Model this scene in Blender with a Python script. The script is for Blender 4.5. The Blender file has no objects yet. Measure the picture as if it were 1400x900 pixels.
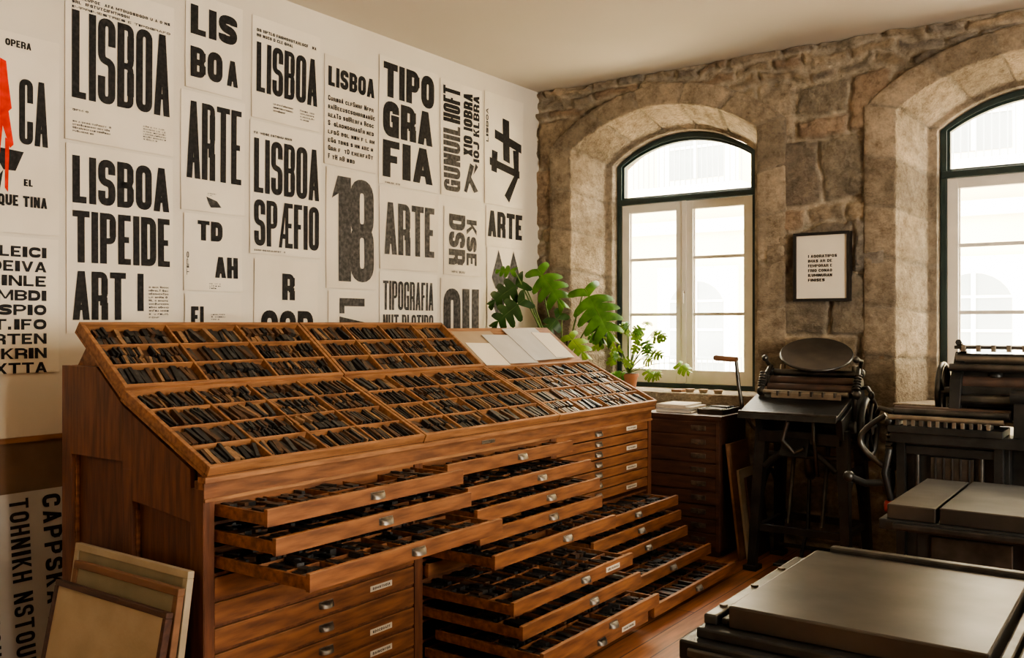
import bpy, math, random
import numpy as np
from mathutils import Vector, Matrix, noise as mnoise
R = random.Random(7)
EYE = 1.75
CEIL = 3.89
# ---------------------------------------------------------------- materials
def nodes(name):
    m = bpy.data.materials.new(name); m.use_nodes = True
    nt = m.node_tree
    return m, nt, nt.nodes['Principled BSDF']
def ramp(nt, fac, stops):
    r = nt.nodes.new('ShaderNodeValToRGB')
    el = r.color_ramp.elements
    while len(el) < len(stops): el.new(0.5)
    for e, (p, c) in zip(el, stops):
        e.position = p; e.color = (*c, 1)
    nt.links.new(fac, r.inputs[0]); return r
def mat(name, c1, c2=None, rough=.6, metal=0, scale=8, stretch=(1,1,1), bump=.0, bscale=60, spec=.5, roughvar=0, detail=5, lo=.35, hi=.65):
    m, nt, b = nodes(name)
    c2 = c2 or tuple(x*.8 for x in c1)
    tc = nt.nodes.new('ShaderNodeTexCoord'); mp = nt.nodes.new('ShaderNodeMapping')
    mp.inputs['Scale'].default_value = stretch
    nt.links.new(tc.outputs['Object'], mp.inputs[0])
    n = nt.nodes.new('ShaderNodeTexNoise'); n.inputs['Scale'].default_value = scale
    n.inputs['Detail'].default_value = detail
    nt.links.new(mp.outputs[0], n.inputs['Vector'])
    r = ramp(nt, n.outputs['Fac'], [(lo, c1), (hi, c2)])
    nt.links.new(r.outputs[0], b.inputs['Base Color'])
    b.inputs['Roughness'].default_value = rough; b.inputs['Metallic'].default_value = metal
    b.inputs['Specular IOR Level'].default_value = spec
    if roughvar:
        mr = nt.nodes.new('ShaderNodeMapRange')
        mr.inputs['To Min'].default_value = rough-roughvar; mr.inputs['To Max'].default_value = rough+roughvar
        nt.links.new(n.outputs['Fac'], mr.inputs[0]); nt.links.new(mr.outputs[0], b.inputs['Roughness'])
    if bump:
        n2 = nt.nodes.new('ShaderNodeTexNoise'); n2.inputs['Scale'].default_value = bscale; n2.inputs['Detail'].default_value = 4
        nt.links.new(mp.outputs[0], n2.inputs['Vector'])
        bp = nt.nodes.new('ShaderNodeBump'); bp.inputs['Strength'].default_value = bump; bp.inputs['Distance'].default_value = .01
        nt.links.new(n2.outputs['Fac'], bp.inputs['Height']); nt.links.new(bp.outputs[0], b.inputs['Normal'])
    return m
def attrmat(name, rough, bump, bscale):
    m, nt, b = nodes(name)
    a = nt.nodes.new('ShaderNodeAttribute'); a.attribute_name = 'Col'
    tc = nt.nodes.new('ShaderNodeTexCoord')
    n = nt.nodes.new('ShaderNodeTexNoise'); n.inputs['Scale'].default_value = 16; n.inputs['Detail'].default_value = 9; n.inputs['Roughness'].default_value=.75
    nt.links.new(tc.outputs['Object'], n.inputs['Vector'])
    r = ramp(nt, n.outputs['Fac'], [(.30, (.50,.47,.43)), (.5,(.93,.93,.93)), (.70, (1.28,1.25,1.2))])
    mx = nt.nodes.new('ShaderNodeMix'); mx.data_type='RGBA'; mx.blend_type='MULTIPLY'; mx.inputs[0].default_value=1
    nt.links.new(a.outputs['Color'], mx.inputs[6]); nt.links.new(r.outputs[0], mx.inputs[7])
    nt.links.new(mx.outputs[2], b.inputs['Base Color'])
    b.inputs['Roughness'].default_value = rough; b.inputs['Specular IOR Level'].default_value=.2
    n2 = nt.nodes.new('ShaderNodeTexNoise'); n2.inputs['Scale'].default_value = bscale; n2.inputs['Detail'].default_value = 8; n2.inputs['Roughness'].default_value=.7
    nt.links.new(tc.outputs['Object'], n2.inputs['Vector'])
    bp = nt.nodes.new('ShaderNodeBump'); bp.inputs['Strength'].default_value = bump; bp.inputs['Distance'].default_value = .04
    nt.links.new(n2.outputs['Fac'], bp.inputs['Height']); nt.links.new(bp.outputs[0], b.inputs['Normal'])
    return m
M = {}
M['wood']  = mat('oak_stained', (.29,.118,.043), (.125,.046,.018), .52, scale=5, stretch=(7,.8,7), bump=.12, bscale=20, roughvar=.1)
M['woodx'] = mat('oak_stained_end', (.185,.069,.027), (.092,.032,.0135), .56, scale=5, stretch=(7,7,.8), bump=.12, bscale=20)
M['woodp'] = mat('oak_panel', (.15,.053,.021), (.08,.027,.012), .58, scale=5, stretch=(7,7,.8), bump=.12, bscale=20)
M['woodl'] = mat('oak_light_edge', (.38,.18,.075), (.21,.09,.036), .56, scale=6, stretch=(8,1,8), bump=.1)
M['woodd'] = mat('dark_wood', (.09,.039,.022), (.045,.020,.012), .5, scale=5, stretch=(1,7,7), bump=.1)
M['inner'] = mat('drawer_inside', (.11,.05,.02), (.06,.027,.013), .7, scale=6)
M['tblk'] = mat('type_black', (.012,.011,.010), (.03,.027,.024), .45, scale=40)
M['tgry'] = mat('type_lead', (.11,.105,.10), (.05,.048,.046), .38, metal=.6, scale=40)
M['tbrn'] = mat('type_wood', (.12,.06,.03), (.05,.025,.013), .5, scale=40)
M['ttan'] = mat('type_wood_light', (.30,.165,.08), (.17,.09,.04), .55, scale=40)
M['steel'] = mat('pull_steel', (.28,.245,.20), (.14,.122,.10), .45, metal=.9, scale=30)
M['label'] = mat('paper_label', (.74,.66,.52), (.62,.54,.42), .8, scale=30)
M['paper'] = mat('poster_paper', (.85,.785,.665), (.77,.70,.58), .85, scale=2.2, bump=.25, bscale=5, spec=.2)
M['paper2'] = mat('poster_paper_b', (.80,.725,.605), (.72,.645,.53), .85, scale=2.5, bump=.25, bscale=5, spec=.2)
M['ink'] = mat('poster_ink', (.018,.017,.017), (.042,.04,.038), .7, scale=45, lo=.4, hi=.75, spec=.2)
M['inkg'] = mat('poster_ink_worn', (.05,.047,.044), (.16,.15,.14), .75, scale=35, lo=.4, hi=.8, spec=.2)
M['red'] = mat('poster_red', (.78,.03,.012), (.62,.025,.01), .7, scale=20, spec=.2)
M['redk'] = mat('red_enamel', (.30,.03,.02), (.2,.02,.015), .4, scale=20)
M['plaster'] = mat('plaster_white', (.79,.73,.62), (.73,.665,.555), .9, scale=1.3, bump=.12, bscale=25, spec=.2)
M['ceil'] = mat('ceiling_white', (.68,.63,.545), (.65,.60,.515), .9, scale=.8, bump=.05, bscale=20, spec=.2)
M['kraft'] = mat('wainscot_board', (.24,.15,.09), (.17,.105,.062), .8, scale=3)
M['rubble'] = attrmat('rubble_stone', .9, 1.0, 26)
M['dressed'] = attrmat('dressed_limestone', .88, .95, 34)
M['iron'] = mat('cast_iron', (.020,.021,.020), (.042,.041,.038), .40, metal=.5, scale=9, bump=.15, bscale=50, roughvar=.1)
M['iron2'] = mat('machined_iron', (.12,.115,.103), (.06,.057,.052), .36, metal=.85, scale=9, roughvar=.1)
M['plate'] = mat('polished_bed_plate', (.115,.102,.087), (.050,.045,.039), .33, metal=.8, scale=3.2, roughvar=.10, detail=10, lo=.3, hi=.72)
M['disc'] = mat('ink_disc_steel', (.15,.128,.105), (.09,.08,.068), .42, metal=.7, scale=5)
M['brass'] = mat('roller_steel', (.32,.285,.23), (.21,.185,.15), .42, metal=.9, scale=12)
M['rubber'] = mat('roller_rubber', (.08,.045,.03), (.045,.028,.02), .5, scale=12)
M['green'] = mat('green_painted_frame', (.026,.050,.046), (.019,.037,.034), .45, scale=8)
M['white'] = mat('white_painted_frame', (.80,.76,.68), (.74,.70,.62), .5, scale=6)
M['black'] = mat('black_frame', (.012,.011,.01), (.02,.018,.016), .4, scale=8)
M['canvas'] = mat('canvas_board', (.46,.38,.26), (.39,.315,.205), .85, scale=5, bump=.1)
M['canvas2'] = mat('canvas_board_b', (.34,.29,.185), (.27,.23,.145), .85, scale=5, bump=.1)
M['boardb'] = mat('brown_board', (.25,.125,.06), (.17,.08,.037), .6, scale=4, stretch=(1,1,4))
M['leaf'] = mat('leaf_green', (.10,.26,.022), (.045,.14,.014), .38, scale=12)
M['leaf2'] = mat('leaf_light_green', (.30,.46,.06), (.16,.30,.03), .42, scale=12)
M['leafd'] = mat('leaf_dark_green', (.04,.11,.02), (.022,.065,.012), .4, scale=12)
M['stem'] = mat('stem_green', (.14,.22,.05), (.09,.15,.04), .6)
M['terra'] = mat('terracotta', (.36,.15,.08), (.27,.11,.06), .8)
M['soil'] = mat('soil', (.03,.02,.015), (.015,.01,.008), .95, scale=50)
M['facade'] = mat('facade_plaster', (.62,.52,.35), (.58,.48,.32), .9, scale=.7)
M['fwhite'] = mat('facade_white_stone', (.80,.76,.68), (.76,.72,.64), .9, scale=1)
M['fglass'] = mat('facade_glass', (.25,.27,.27), (.20,.22,.22), .3, scale=1)
M['street'] = mat('street', (.5,.47,.42), (.4,.38,.34), .9)
M['grpaper'] = mat('grey_paper', (.55,.53,.49), (.49,.47,.43), .7, scale=5)
M['brwpaper'] = mat('kraft_paper', (.42,.31,.20), (.37,.27,.175), .8, scale=5)
def floor_mat():
    m, nt, b = nodes('wood_plank_floor')
    tc = nt.nodes.new('ShaderNodeTexCoord'); mp = nt.nodes.new('ShaderNodeMapping')
    mp.inputs['Rotation'].default_value = (0,0,math.pi/2)
    nt.links.new(tc.outputs['Object'], mp.inputs[0])
    br = nt.nodes.new('ShaderNodeTexBrick'); br.inputs['Scale'].default_value = 1
    br.inputs['Brick Width'].default_value = 1.9; br.inputs['Row Height'].default_value = .13
    br.inputs['Mortar Size'].default_value = .004; br.inputs['Color1'].default_value=(.44,.185,.075,1)
    br.inputs['Color2'].default_value=(.30,.115,.046,1); br.inputs['Mortar'].default_value=(.03,.012,.006,1)
    nt.links.new(mp.outputs[0], br.inputs['Vector'])
    mp2 = nt.nodes.new('ShaderNodeMapping'); mp2.inputs['Scale'].default_value=(14,1.2,1)
    nt.links.new(tc.outputs['Object'], mp2.inputs[0])
    n = nt.nodes.new('ShaderNodeTexNoise'); n.inputs['Scale'].default_value=3; n.inputs['Detail'].default_value=6
    nt.links.new(mp2.outputs[0], n.inputs['Vector'])
    r = ramp(nt, n.outputs['Fac'], [(.3,(.6,.6,.6)),(.7,(1.2,1.2,1.2))])
    mx = nt.nodes.new('ShaderNodeMix'); mx.data_type='RGBA'; mx.blend_type='MULTIPLY'; mx.inputs[0].default_value=1
    nt.links.new(br.outputs['Color'], mx.inputs[6]); nt.links.new(r.outputs[0], mx.inputs[7])
    nt.links.new(mx.outputs[2], b.inputs['Base Color']); b.inputs['Roughness'].default_value=.38
    return m
M['floor'] = floor_mat()
def glass_mat():
    m = bpy.data.materials.new('window_glass'); m.use_nodes=True; nt=m.node_tree
    nt.nodes.clear()
    o=nt.nodes.new('ShaderNodeOutputMaterial'); mix=nt.nodes.new('ShaderNodeMixShader')
    t=nt.nodes.new('ShaderNodeBsdfTransparent'); g=nt.nodes.new('ShaderNodeBsdfGlossy'); g.inputs['Roughness'].default_value=.02
    t.inputs['Color'].default_value=(.96,.97,.96,1)
    mix.inputs[0].default_value=.05
    nt.links.new(t.outputs[0],mix.inputs[1]); nt.links.new(g.outputs[0],mix.inputs[2]); nt.links.new(mix.outputs[0],o.inputs[0])
    return m
M['glass']=glass_mat()
# ---------------------------------------------------------------- mesh builder
class MB:
    def __init__(s): s.v=[]; s.f=[]; s.m=[]; s.sm=[]; s.mats=[]
    def mi(s,k):
        if k not in s.mats: s.mats.append(k)
        return s.mats.index(k)
    def add(s,vs,fs,k,smooth=False):
        o=len(s.v); s.v.extend([tuple(p) for p in vs]); i=s.mi(k)
        for f in fs: s.f.append([o+a for a in f]); s.m.append(i); s.sm.append(smooth)
    def box(s,x0,y0,z0,x1,y1,z1,k):
        s.add([(x0,y0,z0),(x1,y0,z0),(x1,y1,z0),(x0,y1,z0),(x0,y0,z1),(x1,y0,z1),(x1,y1,z1),(x0,y1,z1)],
              [(3,2,1,0),(4,5,6,7),(0,1,5,4),(1,2,6,5),(2,3,7,6),(3,0,4,7)],k)
    def fbox(s,O,U,V,N,u0,u1,v0,v1,n0,n1,k):
        c=[]
        for n in (n0,n1):
            for (u,v) in ((u0,v0),(u1,v0),(u1,v1),(u0,v1)):
                c.append(O+U*u+V*v+N*n)
        fs=[(3,2,1,0),(4,5,6,7),(0,1,5,4),(1,2,6,5),(2,3,7,6),(3,0,4,7)]
        if U.cross(V).dot(N)<0: fs=[tuple(reversed(f)) for f in fs]
        s.add(c,fs,k)
    def prism(s,poly,axis,a,b,k):
        area=sum(poly[i][0]*poly[(i+1)%len(poly)][1]-poly[(i+1)%len(poly)][0]*poly[i][1] for i in range(len(poly)))
        if area<0: poly=list(reversed(poly))
        def P(p,t):
            if axis=='y': return (p[0],t,p[1])
            if axis=='x': return (t,p[0],p[1])
            return (p[0],p[1],t)
        n=len(poly); vs=[P(p,a) for p in poly]+[P(p,b) for p in poly]
        fs=[list(range(n-1,-1,-1)),list(range(n,2*n))]+[(i,(i+1)%n,(i+1)%n+n,i+n) for i in range(n)]
        if axis=='y': fs=[list(reversed(f)) for f in fs]
        s.add(vs,fs,k)
    def cyl(s,p0,p1,r0,k,r1=None,seg=20,caps=True):
        p0=Vector(p0);p1=Vector(p1); r1=r0 if r1 is None else r1
        d=(p1-p0).normalized(); a=d.orthogonal().normalized(); b=d.cross(a)
        vs=[];
        for p,r in ((p0,r0),(p1,r1)):
            for i in range(seg):
                t=2*math.pi*i/seg; vs.append(p+a*math.cos(t)*r+b*math.sin(t)*r)
        s.add(vs,[(i,(i+1)%seg,(i+1)%seg+seg,i+seg) for i in range(seg)],k,True)
        if caps: s.add(vs,[list(range(seg-1,-1,-1)),list(range(seg,2*seg))],k)
    def tube(s,pts,r,k,seg=10,taper=1.0):
        n=len(pts); pts=[Vector(p) for p in pts]; vs=[]; prev=None
        for i,p in enumerate(pts):
            d=(pts[min(i+1,n-1)]-pts[max(i-1,0)]).normalized()
            a=(prev - d*prev.dot(d)).normalized() if prev else d.orthogonal().normalized()
            prev=a; b=d.cross(a); rr=r*(1+(taper-1)*i/max(1,n-1))
            for j in range(seg):
                t=2*math.pi*j/seg; vs.append(p+a*math.cos(t)*rr+b*math.sin(t)*rr)
        fs=[(i*seg+j,i*seg+(j+1)%seg,(i+1)*seg+(j+1)%seg,(i+1)*seg+j) for i in range(n-1) for j in range(seg)]
        s.add(vs,fs,k,True); s.add(vs,[list(range(seg-1,-1,-1)),list(range((n-1)*seg,n*seg))],k)
    def ell(s,c,rad,k,nu=12,nv=8):
        vs=[];c=Vector(c)
        for i in range(nv+1):
            ph=math.pi*i/nv
            for j in range(nu):
                th=2*math.pi*j/nu
                vs.append((c.x+rad[0]*math.sin(ph)*math.cos(th),c.y+rad[1]*math.sin(ph)*math.sin(th),c.z+rad[2]*math.cos(ph)))
        s.add(vs,[(i*nu+j,(i+1)*nu+j,(i+1)*nu+(j+1)%nu,i*nu+(j+1)%nu) for i in range(nv) for j in range(nu)],k,True)
    def ring(s,c,axis,r,t,k,w=None,seg=36):
        c=Vector(c); d=Vector(axis).normalized(); a=d.orthogonal().normalized(); b=d.cross(a); w=w or t; n2=10; vs=[]
        for i in range(seg):
            th=2*math.pi*i/seg; e=a*math.cos(th)+b*math.sin(th)
            for j in range(n2):
                q=2*math.pi*j/n2; vs.append(c+e*(r+t*math.cos(q))+d*w*math.sin(q))
        s.add(vs,[(i*n2+j,((i+1)%seg)*n2+j,((i+1)%seg)*n2+(j+1)%n2,i*n2+(j+1)%n2) for i in range(seg) for j in range(n2)],k,True)
    def build(s,name,parent=None,bevel=0,col=None):
        a=np.array(s.v); lo=a.min(0); hi=a.max(0); org=Vector(((lo[0]+hi[0])/2,(lo[1]+hi[1])/2,lo[2]))
        a=a-np.array(org); me=bpy.data.meshes.new(name); me.from_pydata(a.tolist(),[],s.f)
        for k in s.mats: me.materials.append(M[k])
        me.polygons.foreach_set('material_index',s.m); me.polygons.foreach_set('use_smooth',s.sm)
        if col is not None:
            at=me.color_attributes.new('Col','FLOAT_COLOR','POINT'); at.data.foreach_set('color',np.asarray(col,dtype=np.float32).ravel())
        me.update(); ob=bpy.data.objects.new(name,me); ob.location=org; bpy.context.collection.objects.link(ob)
        if parent: ob.parent=parent; ob.matrix_parent_inverse=Matrix.Translation(-parent.location)
        if bevel:
            md=ob.modifiers.new('bevel','BEVEL'); md.width=bevel; md.segments=2; md.limit_method='ANGLE'; md.angle_limit=math.radians(50)
        return ob
UX=Vector((1,0,0)); UY=Vector((0,1,0)); UZ=Vector((0,0,1))
# ---------------------------------------------------------------- room shell
XR=8.2; YB=-9.2; TH=.62
b=MB(); b.box(-.3,YB-.3,-.12,XR+.3,.0,0,'floor'); b.build('floor')
b=MB(); b.box(-.3,YB-.3,CEIL,XR+.3,TH+.1,CEIL+.2,'ceil'); b.build('ceiling')
b=MB(); b.box(-.3,YB-.3,0,0,TH,CEIL,'plaster'); WL=b.build('wall_left')
b=MB(); b.box(0,YB-.3,0,XR,YB,CEIL,'plaster'); b.build('wall_back')
b=MB()
fill_ops=[(-5.6,-3.4)]  # window opening outside the view, added to let fill light in
ys=[YB]+[q for o in fill_ops for q in o]+[TH]
for i in range(0,len(ys),2): b.box(XR,ys[i],0,XR+.3,ys[i+1],CEIL,'plaster')
for o in fill_ops:
    b.box(XR,o[0],0,XR+.3,o[1],.95,'plaster'); b.box(XR,o[0],3.4,XR+.3,o[1],CEIL,'plaster')
b.build('wall_right')
for i,o in enumerate(fill_ops):
    b=MB()
    for y in (o[0]+.03,(o[0]+o[1])/2,o[1]-.03): b.box(XR+.12,y-.04,.95,XR+.18,y+.04,3.4,'white')
    for z in (.99,1.7,2.5,3.36): b.box(XR+.125,o[0],z-.035,XR+.175,o[1],z+.035,'white')
    b.build('window_%d'%(i+4))
WINS=[(.383,2.10,.60,1.92),(3.146,4.86,3.36,4.68),(5.9,7.61,6.11,7.43)]  # last window is out of view, added to brighten the room
SILL=1.18; SPR=3.30; PEAK=3.59; ISPR=3.20; IPEAK=3.43
def outline(x0,x1,zb,zs,zp,na=22,nv=26):
    pts=[]; w=(x1-x0)/2; rise=zp-zs; Rr=(w*w+rise*rise)/(2*rise); cx=(x0+x1)/2; cz=zp-Rr; a0=math.asin(w/Rr)
    for i in range(nv): pts.append((x0,zb+(zs-zb)*i/nv))
    for i in range(na+1):
        a=-a0+2*a0*i/na; pts.append((cx+Rr*math.sin(a),cz+Rr*math.cos(a)))
    for i in range(nv-1,-1,-1): pts.append((x1,zb+(zs-zb)*i/nv))
    return pts
def inside(x,z,x0,x1,zb,zs,zp):
    if x<=x0 or x>=x1 or z<=zb: return False
    if z<=zs: return True
    w=(x1-x0)/2; rise=zp-zs; Rr=(w*w+rise*rise)/(2*rise); cx=(x0+x1)/2; cz=zp-Rr
    return (x-cx)**2+(z-cz)**2<Rr*Rr
def stone_wall():
    dx=.0145; X=np.arange(0,5.6,dx); Z=np.arange(0,CEIL+.001,dx); nx,nz=len(X),len(Z)
    gx,gz=np.meshgrid(X,Z,indexing='ij')
    def nf(sc,off,oct=3):
        out=np.zeros(gx.shape)
        for i in range(nx):
            for j in range(nz):
                out[i,j]=mnoise.fractal(Vector((X[i]*sc,Z[j]*sc,off)),.9,2.0,oct)
        return out
    w1=nf(1.7,3.3,3); w2=nf(1.7,9.1,3); fine=nf(8,5.5,5); mid=nf(3.2,1.7,3)
    w3=nf(5.5,13.3,2); w4=nf(5.5,17.3,2)
    xw=gx+.05*w1+.018*w3; zw=gz+.05*w2+.018*w4
    rng=np.random.RandomState(12)
    edge=np.full(gx.shape,1.0); sid=np.zeros(gx.shape,int); zc=-.2; n=0
    cols=[]; offs=[]
    pal=[(.38,.30,.205),(.44,.355,.25),(.31,.25,.18),(.36,.305,.23),(.27,.225,.175),(.46,.38,.28),(.35,.26,.18),(.33,.29,.24),(.40,.30,.215)]
    while zc<4.3:
        if zc>3.35: h=rng.choice([.09,.13,.17])
        else: h=rng.choice([.16,.24,.34,.44,.52],p=[.15,.2,.25,.25,.15])
        xc=-.4-rng.rand()*.3
        while xc<6.2:
            w=rng.uniform(.28,.78) if zc<3.35 else rng.uniform(.2,.5)
            subs=[(xc,w,zc,h)]
            if h>.3 and rng.rand()<.45:
                q=rng.uniform(.3,.7)
                if rng.rand()<.5: subs=[(xc,w,zc,h*q),(xc,w,zc+h*q,h*(1-q))]
                else:
                    q2=rng.uniform(.35,.65); subs=[(xc,w*q,zc,h),(xc+w*q,w*(1-q),zc,h*q2),(xc+w*q,w*(1-q),zc+h*q2,h*(1-q2))]
            for (a,ww,z0,hh) in subs:
                mk=(xw>=a)&(xw<a+ww)&(zw>=z0)&(zw<z0+hh)
                e=np.minimum(np.minimum(xw-a,a+ww-xw),np.minimum(zw-z0,z0+hh-zw))
                edge[mk]=e[mk]; sid[mk]=n; n+=1
                c=np.array(pal[rng.randint(len(pal))])*rng.uniform(.78,1.14); cols.append(c); offs.append(rng.uniform(-.012,.018))
            xc+=w
        zc+=h
    cols=np.array(cols); offs=np.array(offs)
    ee=np.clip((edge+.014*fine-.010)/.022,0,1); ee=ee*ee*(3-2*ee)
    dome=np.clip(edge/.14,0,1)**.5
    hgt=ee*(.024+offs[sid]+.014*dome)+fine*.016+mid*.009
    hgt=np.clip(hgt,-.014,.068)
    mort=np.array((.50,.43,.33))
    k=np.clip(ee*1.15,0,1)[...,None]
    col=cols[sid]*k+mort*(1-k)
    col*= (1+.22*mid+.20*fine)[...,None]
    idx=np.arange(nx*nz).reshape(nx,nz)
    v=np.stack([gx,-hgt,gz],-1).reshape(-1,3)
    fs=[]
    for i in range(nx-1):
        x=X[i]+dx/2
        for j in range(nz-1):
            z=Z[j]+dx/2
            if any(inside(x,z,w[0]-.09,w[1]+.09,SILL-.05,SPR+.04,PEAK+.09) for w in WINS): continue
            fs.append((int(idx[i,j]),int(idx[i+1,j]),int(idx[i+1,j+1]),int(idx[i,j+1])))
    b=MB(); b.v=v.tolist(); b.f=fs; b.m=[0]*len(fs); b.sm=[True]*len(fs); b.mats=['rubble']
    c4=np.concatenate([np.clip(col.reshape(-1,3),0,1),np.ones((nx*nz,1))],1)
    wall=b.build('wall_window',col=c4)
    b=MB()
    xs=[-.0]+[q for w in WINS for q in (w[0]-.12,w[1]+.12)]+[XR+.3]
    for i in range(0,len(xs),2): b.box(xs[i],.02,0,xs[i+1],TH,CEIL,'plaster')
    b.box(5.55,-.02,0,WINS[2][0]-.1,.02,CEIL,'plaster')
    for w in WINS:
        b.box(w[0]-.12,.02,0,w[1]+.12,TH,SILL-.06,'plaster'); b.box(w[0]-.12,.02,PEAK+.1,w[1]+.12,TH,CEIL,'plaster')
    b.build('core',parent=wall)
    return wall
WALL=stone_wall()
def surround(i,w):
    x0,x1,fx0,fx1=w; ring=.23; F=-.062
    rings=[ (x0-ring,x1+ring,SPR+.05,PEAK+ring*.78,.03), (x0-ring,x1+ring,SPR+.05,PEAK+ring*.78,F+.012),
            (x0-ring+.012,x1+ring-.012,SPR+.05,PEAK+ring*.78-.012,F)]
    for q in (.2,.4,.6,.8): rings.append((x0-ring*(1-q),x1+ring*(1-q),SPR+.05*(1-q),PEAK+ring*.78*(1-q),F))
    rings+=[(x0-.02,x1+.02,SPR,PEAK+.02,F),(x0-.006,x1+.006,SPR,PEAK+.006,F+.006),(x0,x1,SPR,PEAK,F+.026)]
    nf=len(rings)-1
    for q in (.12,.25,.4,.55,.7,.85,1):
        rings.append((x0+(fx0-.07-x0)*q,x1+(fx1+.07-x1)*q,SPR+(ISPR-SPR)*q,PEAK+(IPEAK+.05-PEAK)*q,-.03+.36*q))
    rings+= [(fx0-.02,fx1+.02,ISPR,IPEAK+.02,.335),(fx0-.015,fx1+.015,ISPR,IPEAK+.015,.44),(fx0-.015,fx1+.015,ISPR,IPEAK+.015,TH+.02),(x0-.12,x1+.12,SPR,PEAK+.1,TH+.02)]
    O=[]; 
    for (a,b_,zs,zp,y) in rings: O.append([(p[0],y,p[1]) for p in outline(a,b_,SILL-.04,zs,zp,90,110)])
    n=len(O[0]); nr=len(O)
    s=[0]
    ref=O[nf]
    for j in range(1,n): s.append(s[-1]+math.dist(ref[j],ref[j-1]))
    tot=s[-1]; nb=17; L=tot/nb
    rg=np.random.RandomState(11+i); bc=[np.array((.44,.36,.265))*rg.uniform(.74,1.14) for _ in range(nb+1)]
    vs=[];cs=[]
    for r in range(nr):
        for j in range(n):
            p=Vector(O[r][j]); q=s[j]/L; bi=min(int(q),nb-1); fr=(q-int(q))*L; dj=min(fr,L-fr)
            nz=mnoise.fractal(p*3.1,.9,2,4); nz2=mnoise.fractal(p*11,.9,2,3)
            c=bc[bi]*(1+.26*nz+.14*nz2)
            if dj<.013 and 0<j<n-1:
                c=np.array((.46,.39,.30))*.8; off=.016
            else: off=0
            off+=nz2*.009+nz*.008
            if 1<=r<nf: p.y+=off
            elif nf<=r<=nf+7:
                cx=(x0+x1)/2; d=Vector((p.x-cx,0,0)) if p.z<SPR else Vector((0,0,1)); d.normalize(); p+=d*off
            vs.append(p); cs.append((*np.clip(c,0,1),1))
    fs=[(r*n+j,r*n+j+1,(r+1)*n+j+1,(r+1)*n+j) for r in range(nr-1) for j in range(n-1)]
    b=MB(); b.add(vs,fs,'dressed',True); 
    ob=b.build('trim_%d'%(i+1),col=cs)
    b=MB(); b.box(x0-.02,-.09,SILL-.09,x1+.02,TH+.04,SILL,'dressed')
    b.box(x0-ring-.01,-.066,SILL-.16,x1+ring+.01,.03,SILL-.04,'dressed')
    c=[(.44,.36,.265,1)]*16
    b.build('sill_%d'%(i+1),parent=ob,bevel=.01,col=c)
for i,w in enumerate(WINS): surround(i,w)
def arch_band(b,o,inn,y0,y1,k):
    n=len(o)
    vs=[(p[0],y0,p[1]) for p in o]+[(p[0],y0,p[1]) for p in inn]+[(p[0],y1,p[1]) for p in o]+[(p[0],y1,p[1]) for p in inn]
    fs=[]
    for i in range(n-1):
        fs+=[(i,i+1,n+i+1,n+i),(2*n+i,3*n+i,3*n+i+1,2*n+i+1),(n+i,n+i+1,3*n+i+1,3*n+i),(i,2*n+i,2*n+i+1,i+1)]
    b.add(vs,fs,k)
def window(i,w):
    fx0,fx1=w[2],w[3]; y0=.42; b=MB(); cx=(fx0+fx1)/2
    zb=SILL
    o=outline(fx0-.01,fx1+.01,zb,ISPR,IPEAK+.01); inn=outline(fx0+.034,fx1-.034,zb,ISPR-.0,IPEAK-.034)
    arch_band(b,o,inn,y0,y0+.10,'green')
    b.box(fx0,y0-.005,zb,fx1,y0+.10,zb+.04,'green')
    ZT=2.84
    b.box(fx0,y0-.015,ZT,fx1,y0+.1,ZT+.052,'green')
    o=outline(fx0+.034,fx1-.034,ZT+.052,ISPR,IPEAK-.034); inn=outline(fx0+.055,fx1-.055,ZT+.052,ISPR-.01,IPEAK-.058)
    arch_band(b,o,inn,y0+.02,y0+.07,'green')
    b.box(fx0+.05,y0+.02,ZT+.052,fx1-.05,y0+.07,ZT+.07,'green')
    st=.075
    for (a,c) in ((fx0+.036,cx-.004),(cx+.004,fx1-.036)):
        za,zc=zb+.042,ZT-.004
        b.box(a,y0+.01,za,a+st,y0+.065,zc,'white'); b.box(c-st,y0+.01,za,c,y0+.065,zc,'white')
        b.box(a+st,y0+.01,za,c-st,y0+.065,za+.12,'white'); b.box(a+st,y0+.01,zc-.075,c-st,y0+.065,zc,'white')
        for z in (1.835,2.335): b.box(a+st,y0+.02,z-.014,c-st,y0+.055,z+.014,'white')
        b.box(a+st,y0+.03,za+.12,a+st+.012,y0+.05,zc-.075,'white'); b.box(c-st-.012,y0+.03,za+.12,c-st,y0+.05,zc-.075,'white')
    b.box(cx-.022,y0-.004,zb+.05,cx+.022,y0+.009,ZT-.002,'white')
    b.cyl((cx,y0-.03,2.03),(cx,y0-.004,2.03),.012,'steel'); b.box(cx-.01,y0-.035,1.93,cx+.01,y0-.022,2.04,'white')
    wo=b.build('window_%d'%(i+1),bevel=.003)
    g=MB(); g.box(fx0+.05,y0+.036,zb+.06,fx1-.05,y0+.040,ZT-.02,'glass')
    n=outline(fx0+.05,fx1-.05,ZT+.06,ISPR,IPEAK-.05)
    g.add([(p[0],y0+.04,p[1]) for p in n],[list(range(len(n)))],'glass')
    g.build('glass',parent=wo)
for i,w in enumerate(WINS): window(i,w)
b=MB(); b.box(0.001,YB+.01,0,.02,-.10,1.15,'kraft'); b.box(0.001,YB+.01,1.15,.03,-.10,1.175,'woodl'); b.build('wainscot',parent=WL)
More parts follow.
